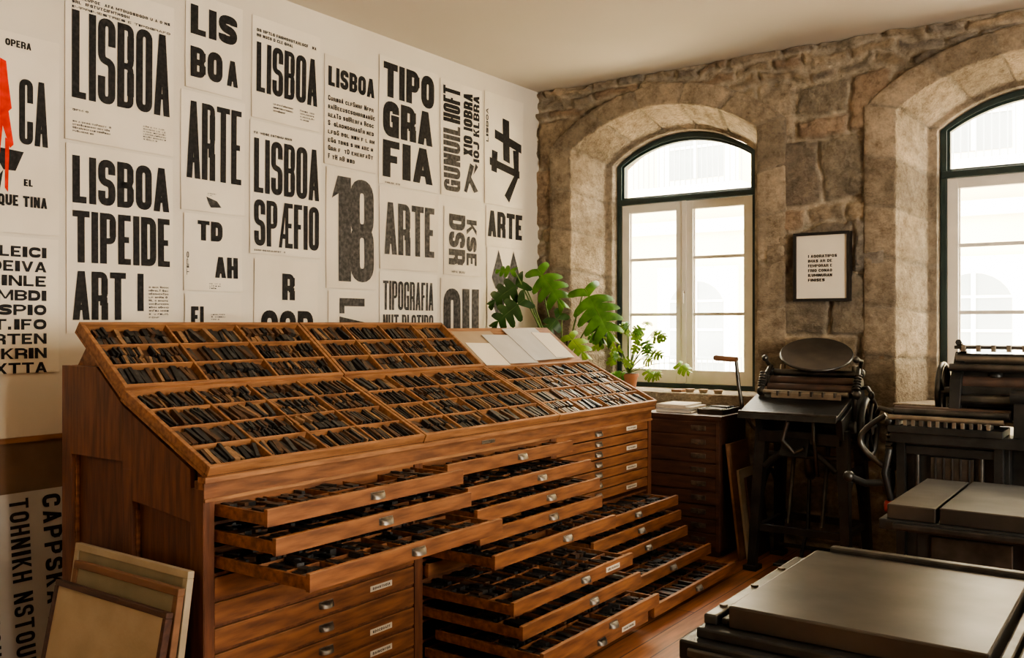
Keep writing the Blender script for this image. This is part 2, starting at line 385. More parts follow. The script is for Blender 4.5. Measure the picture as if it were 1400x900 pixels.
# ---------------------------------------------------------------- exterior
b=MB(); FY=8.0
b.box(-16,FY,-6,20,FY+.5,8.5,'facade')
for z in (-.7,3.35,7.2): b.box(-16,FY-.12,z,20,FY,z+.22,'fwhite')
for c in range(-3,5):
    x=-2.0+4.4*c
    for z in (.55,4.3):
        b.box(x-.75,FY-.08,z-.2,x+.75,FY,z+2.2,'fwhite')
        pts=outline(x-.5,x+.5,z,z+1.6,z+1.95,10,2)
        b.prism([(p[0],p[1]) for p in pts],'y',FY-.10,FY-.081,'fglass')
        b.box(x-.03,FY-.13,z,x+.03,FY-.1,z+1.95,'fwhite')
        for q in (.55,1.1,1.6): b.box(x-.5,FY-.12,z+q-.02,x+.5,FY-.1,z+q+.02,'fwhite')
        b.box(x-1,FY-.55,z-.3,x+1,FY,z-.18,'fwhite')
        b.box(x-1,FY-.54,z+.62,x+1,FY-.51,z+.65,'fglass')
        for j in range(21): b.box(x-1+j*.1-.008,FY-.535,z-.18,x-1+j*.1+.008,FY-.515,z+.62,'fglass')
b.build('building_facade')
b=MB(); b.box(-16,1,-6.2,20,FY,-6,'street'); b.build('street_ground')
# ---------------------------------------------------------------- stroke font
def rr(pts,r,closed=False,n=5):
    out=[];N=len(pts)
    for i,p in enumerate(pts):
        if not closed and i in (0,N-1): out.append(p); continue
        a=pts[i-1]; c=pts[(i+1)%N]
        def toward(q):
            dx,dy=q[0]-p[0],q[1]-p[1]; L=math.hypot(dx,dy) or 1e-6; k=min(r,L*.5)/L; return (p[0]+dx*k,p[1]+dy*k)
        A=toward(a);C=toward(c)
        for j in range(n+1):
            t=j/n; out.append(((1-t)**2*A[0]+2*t*(1-t)*p[0]+t*t*C[0],(1-t)**2*A[1]+2*t*(1-t)*p[1]+t*t*C[1]))
    return out
def stroke(out,pts,t,closed=False):
    q=[pts[0]]
    for p in pts[1:]:
        if math.hypot(p[0]-q[-1][0],p[1]-q[-1][1])>1e-6: q.append(p)
    if closed and math.hypot(q[0][0]-q[-1][0],q[0][1]-q[-1][1])<1e-6: q.pop()
    pts=q; N=len(pts); Lh=[];Rh=[]
    for i in range(N):
        a=pts[i-1] if (i>0 or closed) else None; c=pts[(i+1)%N] if (i<N-1 or closed) else None; p=pts[i]
        def nrm(u,v):
            dx,dy=v[0]-u[0],v[1]-u[1]; L=math.hypot(dx,dy) or 1e-9; return (-dy/L,dx/L)
        if a is None: n=nrm(p,c);k=1
        elif c is None: n=nrm(a,p);k=1
        else:
            n1=nrm(a,p);n2=nrm(p,c); n=(n1[0]+n2[0],n1[1]+n2[1]); L=math.hypot(*n) or 1e-9; n=(n[0]/L,n[1]/L); k=1/max(.5,n[0]*n1[0]+n[1]*n1[1])
        Lh.append((p[0]+n[0]*t/2*k,p[1]+n[1]*t/2*k)); Rh.append((p[0]-n[0]*t/2*k,p[1]-n[1]*t/2*k))
    for i in range(N if closed else N-1):
        j=(i+1)%N; out.append([Lh[i],Rh[i],Rh[j],Lh[j]])
def rect(o,x0,y0,x1,y1): o.append([(x0,y0),(x1,y0),(x1,y1),(x0,y1)])
def glyph(ch,w,h,t):
    o=[]; m=t/2; c=h/2; tb=min(t*.85,h*.2); r=(w-t)*.62
    ch=ch.upper()
    if ch in 'O0Q':
        stroke(o,rr([(m,m),(w-m,m),(w-m,h-m),(m,h-m)],r,True),t,True)
        if ch=='Q': rect(o,w*.55,-h*.08,w,h*.1)
    elif ch=='C': stroke(o,rr([(w-m,h*.64),(w-m,h-m),(m,h-m),(m,m),(w-m,m),(w-m,h*.36)],r),t)
    elif ch=='G': stroke(o,rr([(w-m,h*.66),(w-m,h-m),(m,h-m),(m,m),(w-m,m)],r)+[(w-m,h*.5)],t); rect(o,w*.5,h*.42,w,h*.42+tb)
    elif ch=='S': stroke(o,rr([(w-m,h*.68),(w-m,h-m),(m,h-m),(m,c+t*.1),(w-m,c-t*.1),(w-m,m),(m,m),(m,h*.32)],r),t)
    elif ch=='D': rect(o,0,0,t,h); stroke(o,[(t*.5,h-m)]+rr([(t*.6,h-m),(w-m,h-m),(w-m,m),(t*.6,m)],r)+[(t*.5,m)],t)
    elif ch=='B':
        rect(o,0,0,t,h); stroke(o,rr([(t*.6,h-tb/2),(w-m,h-tb/2),(w-m,c),(t*.6,c)],r*.8),tb); stroke(o,rr([(t*.6,c),(w-m,c),(w-m,tb/2),(t*.6,tb/2)],r*.8),tb)
        rect(o,w-t,h*.15,w-t*.02,h*.43); rect(o,w-t,h*.58,w-t*.04,h*.86)
    elif ch in 'PR':
        rect(o,0,0,t,h); stroke(o,rr([(t*.6,h-tb/2),(w-m,h-tb/2),(w-m,h*.45),(t*.6,h*.45)],r*.8),tb); rect(o,w-t,h*.54,w-t*.03,h*.86)
        if ch=='R': rect(o,w-t,0,w,h*.36); rect(o,w-t*1.2,h*.3,w-t*.1,h*.47)
    elif ch in 'EF':
        rect(o,0,0,t,h); rect(o,0,h-tb,w*.95,h); rect(o,0,c-tb/2,w*.82,c+tb/2)
        if ch=='E': rect(o,0,0,w*.95,tb)
    elif ch=='L': rect(o,0,0,t,h); rect(o,0,0,w*.95,tb)
    elif ch=='T': rect(o,0,h-tb,w,h); rect(o,w/2-m,0,w/2+m,h)
    elif ch=='I': rect(o,0,0,w,h)
    elif ch=='H': rect(o,0,0,t,h); rect(o,w-t,0,w,h); rect(o,0,c-tb/2,w,c+tb/2)
    elif ch=='U': stroke(o,[(m,h)]+rr([(m,h*.9),(m,m),(w-m,m),(w-m,h*.9)],r)+[(w-m,h)],t)
    elif ch=='J': stroke(o,[(w-m,h)]+rr([(w-m,h*.9),(w-m,m),(m,m),(m,h*.3)],r),t)
    elif ch=='N': rect(o,0,0,t,h); rect(o,w-t,0,w,h); o.append([(0,h),(t,h),(w,0),(w-t,0)])
    elif ch=='M': rect(o,0,0,t*.8,h); rect(o,w-t*.8,0,w,h); o.append([(0,h),(t*.9,h),(w/2+m*.6,h*.15),(w/2-m*.6,h*.15)]); o.append([(w-t*.9,h),(w,h),(w/2+m*.6,h*.15),(w/2-m*.6,h*.15)])
    elif ch in 'AV':
        q=[[(0,0),(t*.95,0),(w/2+m*.9,h),(w/2-m*1.0,h)],[(w-t*.95,0),(w,0),(w/2+m*1.0,h),(w/2-m*.9,h)]]
        if ch=='A': q.append([(w*.2,h*.2),(w*.8,h*.2),(w*.76,h*.2+tb*.9),(w*.24,h*.2+tb*.9)])
        else: q=[[(a,h-b_) for a,b_ in p] for p in q]
        o+=q
    elif ch=='K': rect(o,0,0,t,h); o.append([(t,h*.35),(t,h*.6),(w-t,h),(w,h)]); o.append([(t,h*.6),(t*1.4,h*.7),(w,0),(w-t,0)])
    elif ch=='X': o.append([(0,0),(t,0),(w,h),(w-t,h)]); o.append([(0,h),(t,h),(w,0),(w-t,0)])
    elif ch=='Y': rect(o,w/2-m,0,w/2+m,h*.5); o.append([(0,h),(t,h),(w/2+m,h*.45),(w/2-m,h*.45)]); o.append([(w-t,h),(w,h),(w/2+m,h*.45),(w/2-m,h*.45)])
    elif ch=='Z': rect(o,0,0,w,tb); rect(o,0,h-tb,w,h); o.append([(0,tb*.5),(t,tb*.5),(w,h-tb*.5),(w-t,h-tb*.5)])
    elif ch=='W':
        for k in (0,.5): o.append([(w*k,h),(w*k+t*.8,h),(w*(k+.25)+m*.5,0),(w*(k+.25)-m*.5,0)]); o.append([(w*(k+.5)-t*.8,h),(w*(k+.5),h),(w*(k+.25)+m*.5,0),(w*(k+.25)-m*.5,0)])
    elif ch=='1': rect(o,w*.35,0,w*.35+t,h); o.append([(0,h*.78),(w*.4,h*.84),(w*.4,h),(w*.3,h)])
    elif ch=='8':
        stroke(o,rr([(m,m),(w-m,m),(w-m,c),(m,c)],r,True),t,True); stroke(o,rr([(m,c),(w-m,c),(w-m,h-m),(m,h-m)],r,True),t,True)
    elif ch=='4': rect(o,w*.6,0,w*.6+t,h); rect(o,0,h*.2,w,h*.2+tb); o.append([(0,h*.2),(t*.8,h*.2),(w*.6+t*.6,h),(w*.6,h)])
    elif ch=='.': rect(o,0,0,t,t)
    elif ch=='#':   # AE ligature
        o.append([(0,0),(t*.7,0),(w*.55,h),(w*.40,h)]); rect(o,w*.15,h*.2,w*.5,h*.2+tb); rect(o,w*.45,0,w*.45+t*.75,h); rect(o,w*.45,0,w,tb); rect(o,w*.45,h-tb,w,h); rect(o,w*.45,c-tb/2,w*.92,c+tb/2)
    elif ch==' ': pass
    else: rect(o,0,0,w*.7,h*.8)
    return o
def cw(ch):
    return {'I':.40,' ':.45,'M':1.25,'W':1.35,'.':.35,'1':.75,'E':.85,'F':.82,'L':.82,'#':1.3}.get(ch,1.0)
def text_polys(txt,u0,v0,u1,v1,wt=.34,gap=.11):
    wt=wt+.065
    tot=sum(cw(c) for c in txt)+gap*(len(txt)-1); k=(u1-u0)/tot; u=u0; out=[]
    for c in txt:
        w=cw(c)*k; t=wt*k if c!='I' else w
        low=c.islower()
        h=(v1-v0)*(.74 if low else 1)
        for p in glyph(c,w,h,min(t,h*.30) if c!='I' else w): out.append([(u+a,v0+b_) for a,b_ in p])
        u+=w+gap*k
    return out
def rot90(polys,u0,v0,u1,v1,cc=True):
    out=[]
    for p in polys:
        if cc: out.append([(u1-b_,v0+a) for a,b_ in p])
        else: out.append([(u0+b_,v1-a) for a,b_ in p])
    return out
def sheet(name,O,U,V,N,w,h,items,paper='paper',thick=.004,wave=.008):
    b=MB(); nu,nv=10,12; ph=R.random()*6; f1=R.uniform(3,7); f2=R.uniform(2,5)
    def z(u,v): return thick+wave*(.5+.5*math.sin(ph+u*f1+v*f2))*(.35+.65*abs(2*u/w-1)**2)*(.3+.7*abs(2*v/h-1)**2)
    g=[]
    for i in range(nu+1):
        for j in range(nv+1):
            u=w*i/nu;v=h*j/nv; g.append(O+U*u+V*v+N*z(u,v))
    b.add(g,[(i*(nv+1)+j,(i+1)*(nv+1)+j,(i+1)*(nv+1)+j+1,i*(nv+1)+j+1) for i in range(nu) for j in range(nv)],paper,True)
    b.fbox(O,U,V,N,0,w,0,h,.0005,.0025,paper)
    for polys,ink in items:
        for p in polys:
            b.add([O+U*a+V*c+N*(z(a,c)+.0026) for a,c in p],[list(range(len(p)))],ink)
    return b
AL='ABCDEFGHILMNOPRSTU'
def para(u0,v0,u1,v1,lines,n,fill=.62,lower=False,last=.6):
    out=[]; lh=(v1-v0)/lines
    for i in range(lines):
        t=''.join((' ' if (j and R.random()<.16) else R.choice(AL)) for j in range(n))
        if lower: t=''.join(c.lower() if R.random()<.85 else c for c in t)
        ue=u1 if i<lines-1 else u0+(u1-u0)*last
        nn=t[:max(2,int(n*(ue-u0)/(u1-u0)))]
        out+=text_polys(nn,u0,v1-(i+1)*lh,ue-(R.random()*.04*(u1-u0)),v1-(i+1)*lh+lh*fill,.30,.22)
    return out
def poster(name,y0,y1,z0,z1,spec,paper='paper',tilt=None):
    w=y1-y0;h=z1-z0; tilt=R.uniform(-.008,.008) if tilt is None else tilt
    U=Vector((0,math.cos(tilt),math.sin(tilt))); V=Vector((0,-math.sin(tilt),math.cos(tilt)))
    items=[]
    for s in spec:
        kind=s[0]; ink=s[-1]
        if kind=='T':
            _,t,a,b_,c,d,wt,_=s; items.append((text_polys(t,a*w,b_*h,c*w,d*h,wt),ink))
        elif kind=='P':
            _,a,b_,c,d,L,n,_=s; items.append((para(a*w,b_*h,c*w,d*h,L,n),ink))
        elif kind=='p':
            _,a,b_,c,d,L,n,_=s; items.append((para(a*w,b_*h,c*w,d*h,L,n,lower=True),ink))
        elif kind=='R':
            _,t,a,b_,c,d,wt,cc,_=s
            items.append((rot90(text_polys(t,0,0,(d-b_)*h,(c-a)*w,wt),a*w,b_*h,c*w,d*h,cc),ink))
        elif kind=='G':
            items.append(([[ (x*w,y*h) for x,y in p] for p in s[1]],ink))
    b=sheet(name,Vector((.003,y0,z0)),U,V,UX,w,h,items,paper)
    return b.build(name)
I='ink';Gk='inkg'
poster('typographic_poster',-5.45,-4.53,2.21,3.22,[('T','TEATR',.02,.45,.58,.80,.34,I),('T','CA',.775,.45,.935,.78,.36,I),
   ('T','OPERA',.70,.93,.84,.965,.3,I),('G',[[(.672,.86),(.705,.85),(.715,.76),(.735,.62),(.715,.60)],[(.672,.86),(.715,.60),(.70,.52),(.66,.58),(.655,.72)],[(.66,.60),(.715,.62),(.745,.44),(.725,.42)],[(.66,.60),(.69,.56),(.672,.38),(.65,.40)],[(.70,.47),(.722,.46),(.715,.20),(.698,.22)]],'red'),
   ('G',[[(.62,.42),(.80,.41),(.755,.31),(.69,.31)],[(.62,.22),(.69,.31),(.67,.2)]],I),('T','EL',.80,.24,.85,.275,.34,I),('T','QUE TINA',.66,.135,.93,.19,.34,I),('T','LA NOCHE',.05,.135,.55,.19,.34,I),('P',.1,.03,.5,.08,2,24,Gk)],tilt=.0)
poster('typographic_poster',-5.45,-4.535,1.50,2.19,[('T',t,.05,.855-.107*i,.93,.855-.107*i+.078,.26,I) for i,t in enumerate(['MAREADE HLEICI','CERTIDEZ DEIVA','ALEOPEJ LINLE','NTUALC ULMBDI','RAMEN E OSPIO','OTELUN ST.IFO','BARIT D URTEN','SAHAVA VUKRIN','TELONG GCXTTA'])],tilt=0)
poster('typographic_poster',-4.50,-3.85,2.73,3.60,[('T','LISBOA',.055,.26,.96,.80,.35,I),('P',.055,.84,.96,.90,2,34,I),('T','IMPRIMESTRES E TIPOGRAFO',.055,.81,.96,.825,.3,I),('P',.06,.18,.30,.2,1,10,I),('p',.06,.05,.40,.13,4,20,Gk),('p',.70,.08,.93,.18,6,14,Gk)],tilt=-.004)
poster('typographic_poster',-4.49,-3.85,1.70,2.71,[('T','LISBOA',.05,.69,.96,.94,.35,I),('T','TIPEIDE',.05,.375,.97,.65,.35,I),('T','ART',.05,.07,.53,.33,.35,I),('T','I',.64,.12,.70,.33,.3,I),('p',.75,.08,.95,.27,10,10,Gk)],tilt=.003)
poster('typographic_poster',-3.77,-3.36,3.16,3.73,[('T','LIS',.08,.57,.90,.88,.36,I),('T','BO',.08,.12,.64,.44,.36,I),('T','A',.72,.12,.92,.40,.36,I)],tilt=-.01)
poster('typographic_poster',-3.80,-3.34,2.43,3.14,[('T','ARTE',.08,.27,.95,.92,.36,I),('G',[[(.38,.13),(.55,.10),(.62,.05),(.45,.04),(.42,.07)]],Gk),('p',.4,.14,.55,.17,2,8,Gk)],tilt=-.005)
poster('typographic_poster',-3.78,-3.36,1.95,2.41,[('T','TD',.22,.66,.65,.92,.36,I),('T','AH',.52,.18,.92,.46,.36,I),('R','TIPO',.04,.2,.08,.5,.3,True,Gk),('p',.42,.03,.62,.12,3,8,Gk)])
poster('typographic_poster',-3.77,-3.36,1.3,1.93,[('T','FI',.1,.68,.32,.88,.36,I),('p',.45,.75,.7,.82,3,9,Gk)],'paper2')
poster('typographic_poster',-3.285,-2.715,3.07,3.72,[('T','LISBOA',.06,.26,.96,.75,.35,I),('P',.06,.80,.96,.90,2,30,I),('p',.3,.1,.6,.2,3,16,Gk),('p',.7,.08,.92,.2,4,10,Gk)],tilt=-.012)
poster('typographic_poster',-3.30,-2.70,2.20,3.05,[('T','LISBOA',.05,.46,.97,.87,.35,I),('T','SP#FIO',.05,.06,.97,.41,.35,I),('P',.05,.90,.95,.93,1,34,Gk),('P',.05,.02,.8,.04,1,30,Gk)],tilt=-.004)
poster('typographic_poster',-3.27,-2.73,1.3,2.17,[('T','R',.42,.70,.62,.90,.36,I),('T','OOD',.10,.20,.92,.62,.3,I)],'paper2')
poster('typographic_poster',-2.67,-2.15,2.86,3.62,[('T','LISBOA',.06,.72,.93,.90,.35,I),('p',.06,.05,.95,.66,8,19,I)],'paper2',tilt=-.014)
poster('typographic_poster',-2.65,-2.16,2.00,2.84,[('T','1',.10,.06,.48,.94,.42,Gk),('T','8',.46,.06,.95,.94,.34,Gk)],'paper2',tilt=0)
poster('typographic_poster',-2.63,-2.16,1.3,1.98,[('R','LAIT',.22,.2,.75,.93,.34,False,Gk)],'paper2')
poster('typographic_poster',-2.13,-1.46,2.79,3.74,[('T','TIPO',.06,.69,.93,.96,.36,I),('T','GRA',.06,.38,.90,.66,.36,I),('T','FIA',.06,.06,.90,.35,.36,I),('p',.1,.01,.5,.04,1,20,Gk)],tilt=-.006)
poster('typographic_poster',-2.12,-1.45,2.16,2.77,[('T','ARTE',.07,.18,.93,.82,.35,Gk)],'paper2',tilt=.004)
poster('typographic_poster',-2.12,-1.47,1.3,2.14,[('T','TIPOGRAFIA',.05,.66,.93,.92,.34,Gk),('T','NUT PLSTIRO',.05,.38,.93,.62,.34,Gk)],'paper')
poster('typographic_poster',-1.42,-.88,2.79,3.72,[('R','GUNUIL',.06,.04,.46,.62,.36,True,Gk),('R','HOFT',.06,.64,.46,.95,.40,True,I),('R','XIO IOBRA',.54,.38,.76,.94,.38,True,I),('R','IOJ KLBRA',.78,.34,.93,.94,.36,True,I),('G',[[(.55,.06),(.62,.05),(.80,.30),(.70,.32)],[(.80,.06),(.90,.08),(.72,.20),(.66,.16)],[(.78,.22),(.9,.3),(.84,.33)]],Gk)],tilt=.004)
poster('typographic_poster',-1.38,-.90,2.15,2.70,[('R','DSR',.12,.15,.56,.9,.34,False,Gk),('R','KSE',.60,.15,.88,.85,.34,False,Gk),('p',.2,.03,.8,.1,1,12,Gk)],'paper2')
poster('typographic_poster',-1.42,-.90,1.3,2.12,[('T','OU',.06,.30,.95,.9,.36,Gk)],'paper2')
poster('typographic_poster',-.84,-.27,2.78,3.74,[('G',[[(.25,.68),(.95,.60),(.95,.52),(.25,.60)],[(.45,.80),(.62,.79),(.64,.40),(.47,.42)],[(.12,.42),(.9,.35),(.9,.28),(.12,.35)],[(.72,.53),(.88,.54),(.88,.30),(.76,.3)],[(.76,.3),(.88,.3),(.62,.04),(.5,.1)],[(.16,.30),(.3,.29),(.32,.48),(.18,.49)]],I),('R','LISBOA',.03,.55,.09,.85,.3,True,Gk)],tilt=.0)
poster('typographic_poster',-.82,-.27,2.42,2.76,[('T','ARTE',.04,.24,.97,.90,.35,I)],'paper2')
poster('typographic_poster',-.80,-.27,1.6,2.41,[('G',[[(.12,.68),(.22,.56),(.42,.56),(.5,.68),(.3,.98)],[(.55,.68),(.64,.56),(.84,.56),(.92,.68),(.72,.98)],[(.1,.45),(.3,.2),(.5,.45),(.3,.55)]],Gk)],'paper2')
sp=[]
bw,bh=1.2,.90
for i,t in enumerate(['CAPPSKA ZNC','TOHNIKH NSTOUN','POGRFKA SILOHIA','KU MEDHOES ATIO','OREMILA PESTONA','GARTIB LUCENA']):
    u1=bw-.05-i*.165
    sp.append((rot90(text_polys(t,0,0,bh-.06,.095,.26,.3),u1-.095,.03,u1,bh-.03,False),'ink'))
ln=.10
V=Vector((-ln,0,math.sqrt(1-ln*ln))); N=Vector((math.sqrt(1-ln*ln),0,ln))
b=sheet('x',Vector((.135,-5.70,.005)),UY,V,N,bw,bh,sp,'grpaper',wave=.002); b.build('leaning_type_specimen_poster')
# ---------------------------------------------------------------- framed print on the pier
b=MB(); x0,x1,z0,z1=2.41,2.83,1.92,2.44; yf=-.088
b.box(x0+.001,yf+.001,z0+.001,x1-.001,-.03,z1-.001,'black')
for q in ((x0,z0,x1,z0+.022),(x0,z1-.022,x1,z1),(x0,z0+.022,x0+.022,z1-.022),(x1-.022,z0+.022,x1,z1-.022)): b.box(q[0],yf-.018,q[1],q[2],yf+.03,q[3],'black')
b.box(x0+.02,yf-.004,z0+.02,x1-.02,yf,z1-.02,'paper')
U=UX;V=UZ;N=Vector((0,-1,0));O=Vector((x0,yf-.0055,z0))
for i,t in enumerate(['I AGORATIPOS','IMAS AR DE','FEMPORAR E','FRIO CONAO','ILUMINURAN','FINISES']):
    zz=.33-i*.036
    for p in text_polys(t,.11,zz,.11+.018*len(t),zz+.022,.30): b.add([O+U*a+V*c for a,c in p],[list(range(len(p)))],'ink')
b.build('framed_print',parent=None)
# ---------------------------------------------------------------- main type cabinet
FX=1.665; BX=.615; Y0=-4.843; Y1=-1.008; DIV=[-3.569,-2.317]
b=MB()
def sideprism(ya,yb,k,ins=0.0):
    b.prism([(BX+ins,0.002),(.90,0.002),(.90,1.56-ins),(BX+ins,1.56-ins)],'y',ya,yb,k)
    b.prism([(.90,0.002),(1.095,0.002),(1.095,1.405-ins),(.90,1.56-ins)],'y',ya,yb,k)
    b.prism([(1.095,0.002),(FX-ins,0.002),(FX-ins,1.13-ins),(1.095,1.405-ins)],'y',ya,yb,k)
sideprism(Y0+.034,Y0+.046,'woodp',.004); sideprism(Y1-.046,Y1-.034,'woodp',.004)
def endframe(ya,yb):
    b.box(BX,ya,0,BX+.08,yb,1.56,'woodx')
    b.box(FX-.085,ya,0,FX-.001,yb,1.095,'woodx')
    b.box(1.105,ya,.12,1.175,yb,1.13,'woodx')
    b.box(BX+.08,ya,0,FX-.085,yb,.12,'woodx')
    b.prism([(BX+.08,1.16),(.90,1.16),(.90,1.56),(BX+.08,1.56)],'y',ya,yb,'woodx')
    b.prism([(.90,1.16),(1.105,1.16),(1.105,1.40),(.90,1.56)],'y',ya,yb,'woodx')
    b.prism([(1.105,1.13),(1.175,1.13),(1.175,1.366),(1.105,1.40)],'y',ya,yb,'woodx')
    b.prism([(1.175,1.0),(1.30,.99),(FX-.085,.96),(FX-.085,1.17),(1.175,1.366)],'y',ya,yb,'woodx')
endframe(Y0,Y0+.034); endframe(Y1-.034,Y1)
for (xa_,xb_,zt) in ((BX+.08,1.105,1.16),(1.175,FX-.085,.96)):
    for q in ((xa_,.12,xa_+.012,zt),(xb_-.012,.12,xb_,zt)): b.box(q[0],Y0+.016,q[1],q[2],Y0+.0335,q[3],'wood')
b.box(BX+.002,Y0+.046,.0,BX+.025,Y1-.046,1.56,'wood')
b.box(BX+.03,Y0+.046,0,FX-.03,Y1-.046,.022,'wood')
for d in DIV: b.box(BX+.02,d-.03,0,FX,d+.03,1.05,'woodx')
for ya,yb in ((Y0+.003,Y0+.05),(Y1-.05,Y1-.003)): b.box(FX-.05,ya,0,FX+.002,yb,1.05,'woodx')
b.box(FX-.06,Y0+.001,1.052,FX+.003,Y1-.001,1.128,'wood')
b.box(FX-.02,Y0-.012,1.125,FX+.028,Y1+.012,1.148,'woodl')
b.box(FX-.0,Y0+.0,1.045,FX+.010,Y1,1.06,'woodl')
b.prism([(1.10,1.30),(FX-.01,1.00),(FX-.01,1.125),(1.10,1.398)],'y',Y0+.046,Y1-.046,'wood')
b.prism([(.66,1.30),(1.06,1.30),(1.11,1.39),(.80,1.63),(.745,1.66),(.66,1.56)],'y',Y0+.05,Y1-.05,'wood')
b.box(FX+.003,-3.05,1.085,FX+.006,-2.93,1.105,'steel')
pitch=.103; ZT0=1.045
def ry(i): return ZT0-pitch*i
bays=[(Y0+.05,DIV[0]-.03),(DIV[0]+.03,DIV[1]-.03),(DIV[1]+.03,Y1-.05)]
for k,(ya,yb) in enumerate(bays):
    for i in range(1,10):
        if k==2 and i<5: continue
        b.box(FX-.10,ya-.001,ry(i)+.004,FX-.012,yb+.001,ry(i)+.018,'woodx')
cab=b.build('type_case_cabinet',bevel=.003)
TM=['tblk','tblk','tblk','tgry','tbrn','tbrn','ttan']
TD=['tblk','tblk','tgry','tgry','tgry','tbrn']
def fill(mb,O,U,V,N,u0,u1,v0,v1,n0,mats,th=(.012,.026),ht=(.014,.034),dens=.95,rows=None):
    rows=rows or R.choice([1,1,2]); vh=(v1-v0)/rows
    for r in range(rows):
        u=u0+.003; va=v0+r*vh
        while True:
            w=R.uniform(*th)
            if u+w>u1-.003: break
            if R.random()<dens:
                L=vh*R.uniform(.62,.92); a=R.gauss(0,.13); cu=u+w/2; cv=va+vh/2+R.uniform(-.05,.05)*vh
                h=R.uniform(*ht); ca,sa=math.cos(a),math.sin(a)
                U2=U*ca+V*sa; V2=V*ca-U*sa
                mb.fbox(O+U*cu+V*cv,U2,V2,N,-w*.45,w*.45,-L/2,L/2,n0,n0+h,R.choice(mats))
            u+=w*R.uniform(1.0,1.12)
def typecase(name,O,V,N,ylen,vlen,nc,nr,wall=.045):
    b=MB(); U=UY
    b.fbox(O,U,V,N,0,ylen,0,vlen,0,.008,'inner')
    t=.02
    for (u0,u1,v0,v1) in ((0,ylen,0,t),(0,ylen,vlen-t,vlen),(0,t,t,vlen-t),(ylen-t,ylen,t,vlen-t)): b.fbox(O,U,V,N,u0,u1,v0,v1,-.012,wall,'woodl')
    cu=(ylen-2*t)/nc; cv=(vlen-2*t)/nr
    for i in range(1,nc): b.fbox(O,U,V,N,t+cu*i-.006,t+cu*i+.006,t,vlen-t,.008,wall-.004,'woodl')
    for j in range(1,nr): b.fbox(O,U,V,N,t,ylen-t,t+cv*j-.005,t+cv*j+.005,.008,wall-.008,'woodl')
    ob=b.build(name,parent=cab,bevel=.002)
    b=MB()
    for i in range(nc):
        for j in range(nr):
            u0=t+cu*i+.007;u1=t+cu*(i+1)-.007;v0=t+cv*j+.006;v1=t+cv*(j+1)-.006
            fill(b,O,U,V,N,u0,u1,v0,v1,.008,TM,th=(.012,.03) if R.random()<.6 else (.009,.017),dens=.9)
    b.build(name+'_type',parent=cab)
def frame(p0,p1):
    d=Vector((p1[0]-p0[0],0,p1[1]-p0[1])); L=d.length; d.normalize(); return d,Vector((-d.z,0,d.x)),L
Vl,Nl,Ll=frame((1.10,1.432),(1.695,1.150)); Vu,Nu,Lu=frame((.740,1.720),(1.105,1.440))
edges=[Y0-.01,DIV[0],DIV[1],Y1+.01]
for i in range(3):
    typecase('lower_type_case_%d'%(i+1),Vector((1.10,edges[i]+.004,1.432)),Vl,Nl,edges[i+1]-edges[i]-.008,Ll,4,4)
    if i<2: typecase('upper_type_case_%d'%(i+1),Vector((.740,edges[i]+.004,1.720)),Vu,Nu,edges[i+1]-edges[i]-.008,Lu,3+i,3,.05)
b=MB(); O=Vector((.740,edges[2]+.004,1.71)); L3=edges[3]-edges[2]-.008
b.fbox(O,UY,Vu,Nu,0,L3,0,Lu,-.01,.012,'woodl')
b.fbox(O,UY,Vu,Nu,0,L3,Lu-.02,Lu,.012,.03,'wood')
def sheet_on(u,v,w,h,a,k,n):
    U2=UY*math.cos(a)+Vu*math.sin(a); V2=Vu*math.cos(a)-UY*math.sin(a)
    b.fbox(O+UY*u+Vu*v,U2,V2,Nu,0,w,0,h,n,n+.003,k)
sheet_on(.02,.04,.50,.34,.0,'brwpaper',.013); sheet_on(.10,.17,.26,.24,.05,'paper',.018); sheet_on(.36,.09,.34,.32,.03,'grpaper',.022); sheet_on(.66,.03,.44,.37,-.02,'grpaper',.026); sheet_on(.98,.08,.24,.30,.06,'paper',.030)
b.build('paper_rack',parent=cab)
def pull(b,x,y,z,label=False):
    b.box(x,y-.042,z-.012,x+.003,y+.042,z+.018,'steel')
    n=8; vs=[]
    for i in range(n+1):
        a=math.pi*i/n
        for q in range(5):
            g=math.pi/2*q/4
            vs.append((x+.003+.026*math.sin(a)*math.sin(g)+.001, y-.04*math.cos(a), z+.014-.026*(1-math.cos(g))*1.0))
    b.add(vs,[(i*5+q,(i+1)*5+q,(i+1)*5+q+1,i*5+q+1) for i in range(n) for q in range(4)],'steel',True)
def lab(b,x,y,z,w=.15,tx=True):
    b.box(x,y-w/2,z-.014,x+.003,y+w/2,z+.014,'label')
    for p in text_polys(''.join(R.choice(AL) for _ in range(9)),y-w*.4,z-.006,y+w*.4,z+.006,.25,.3): b.add([(x+.0037,a,c) for a,c in p],[list(range(len(p)))],'ink')
dn=0
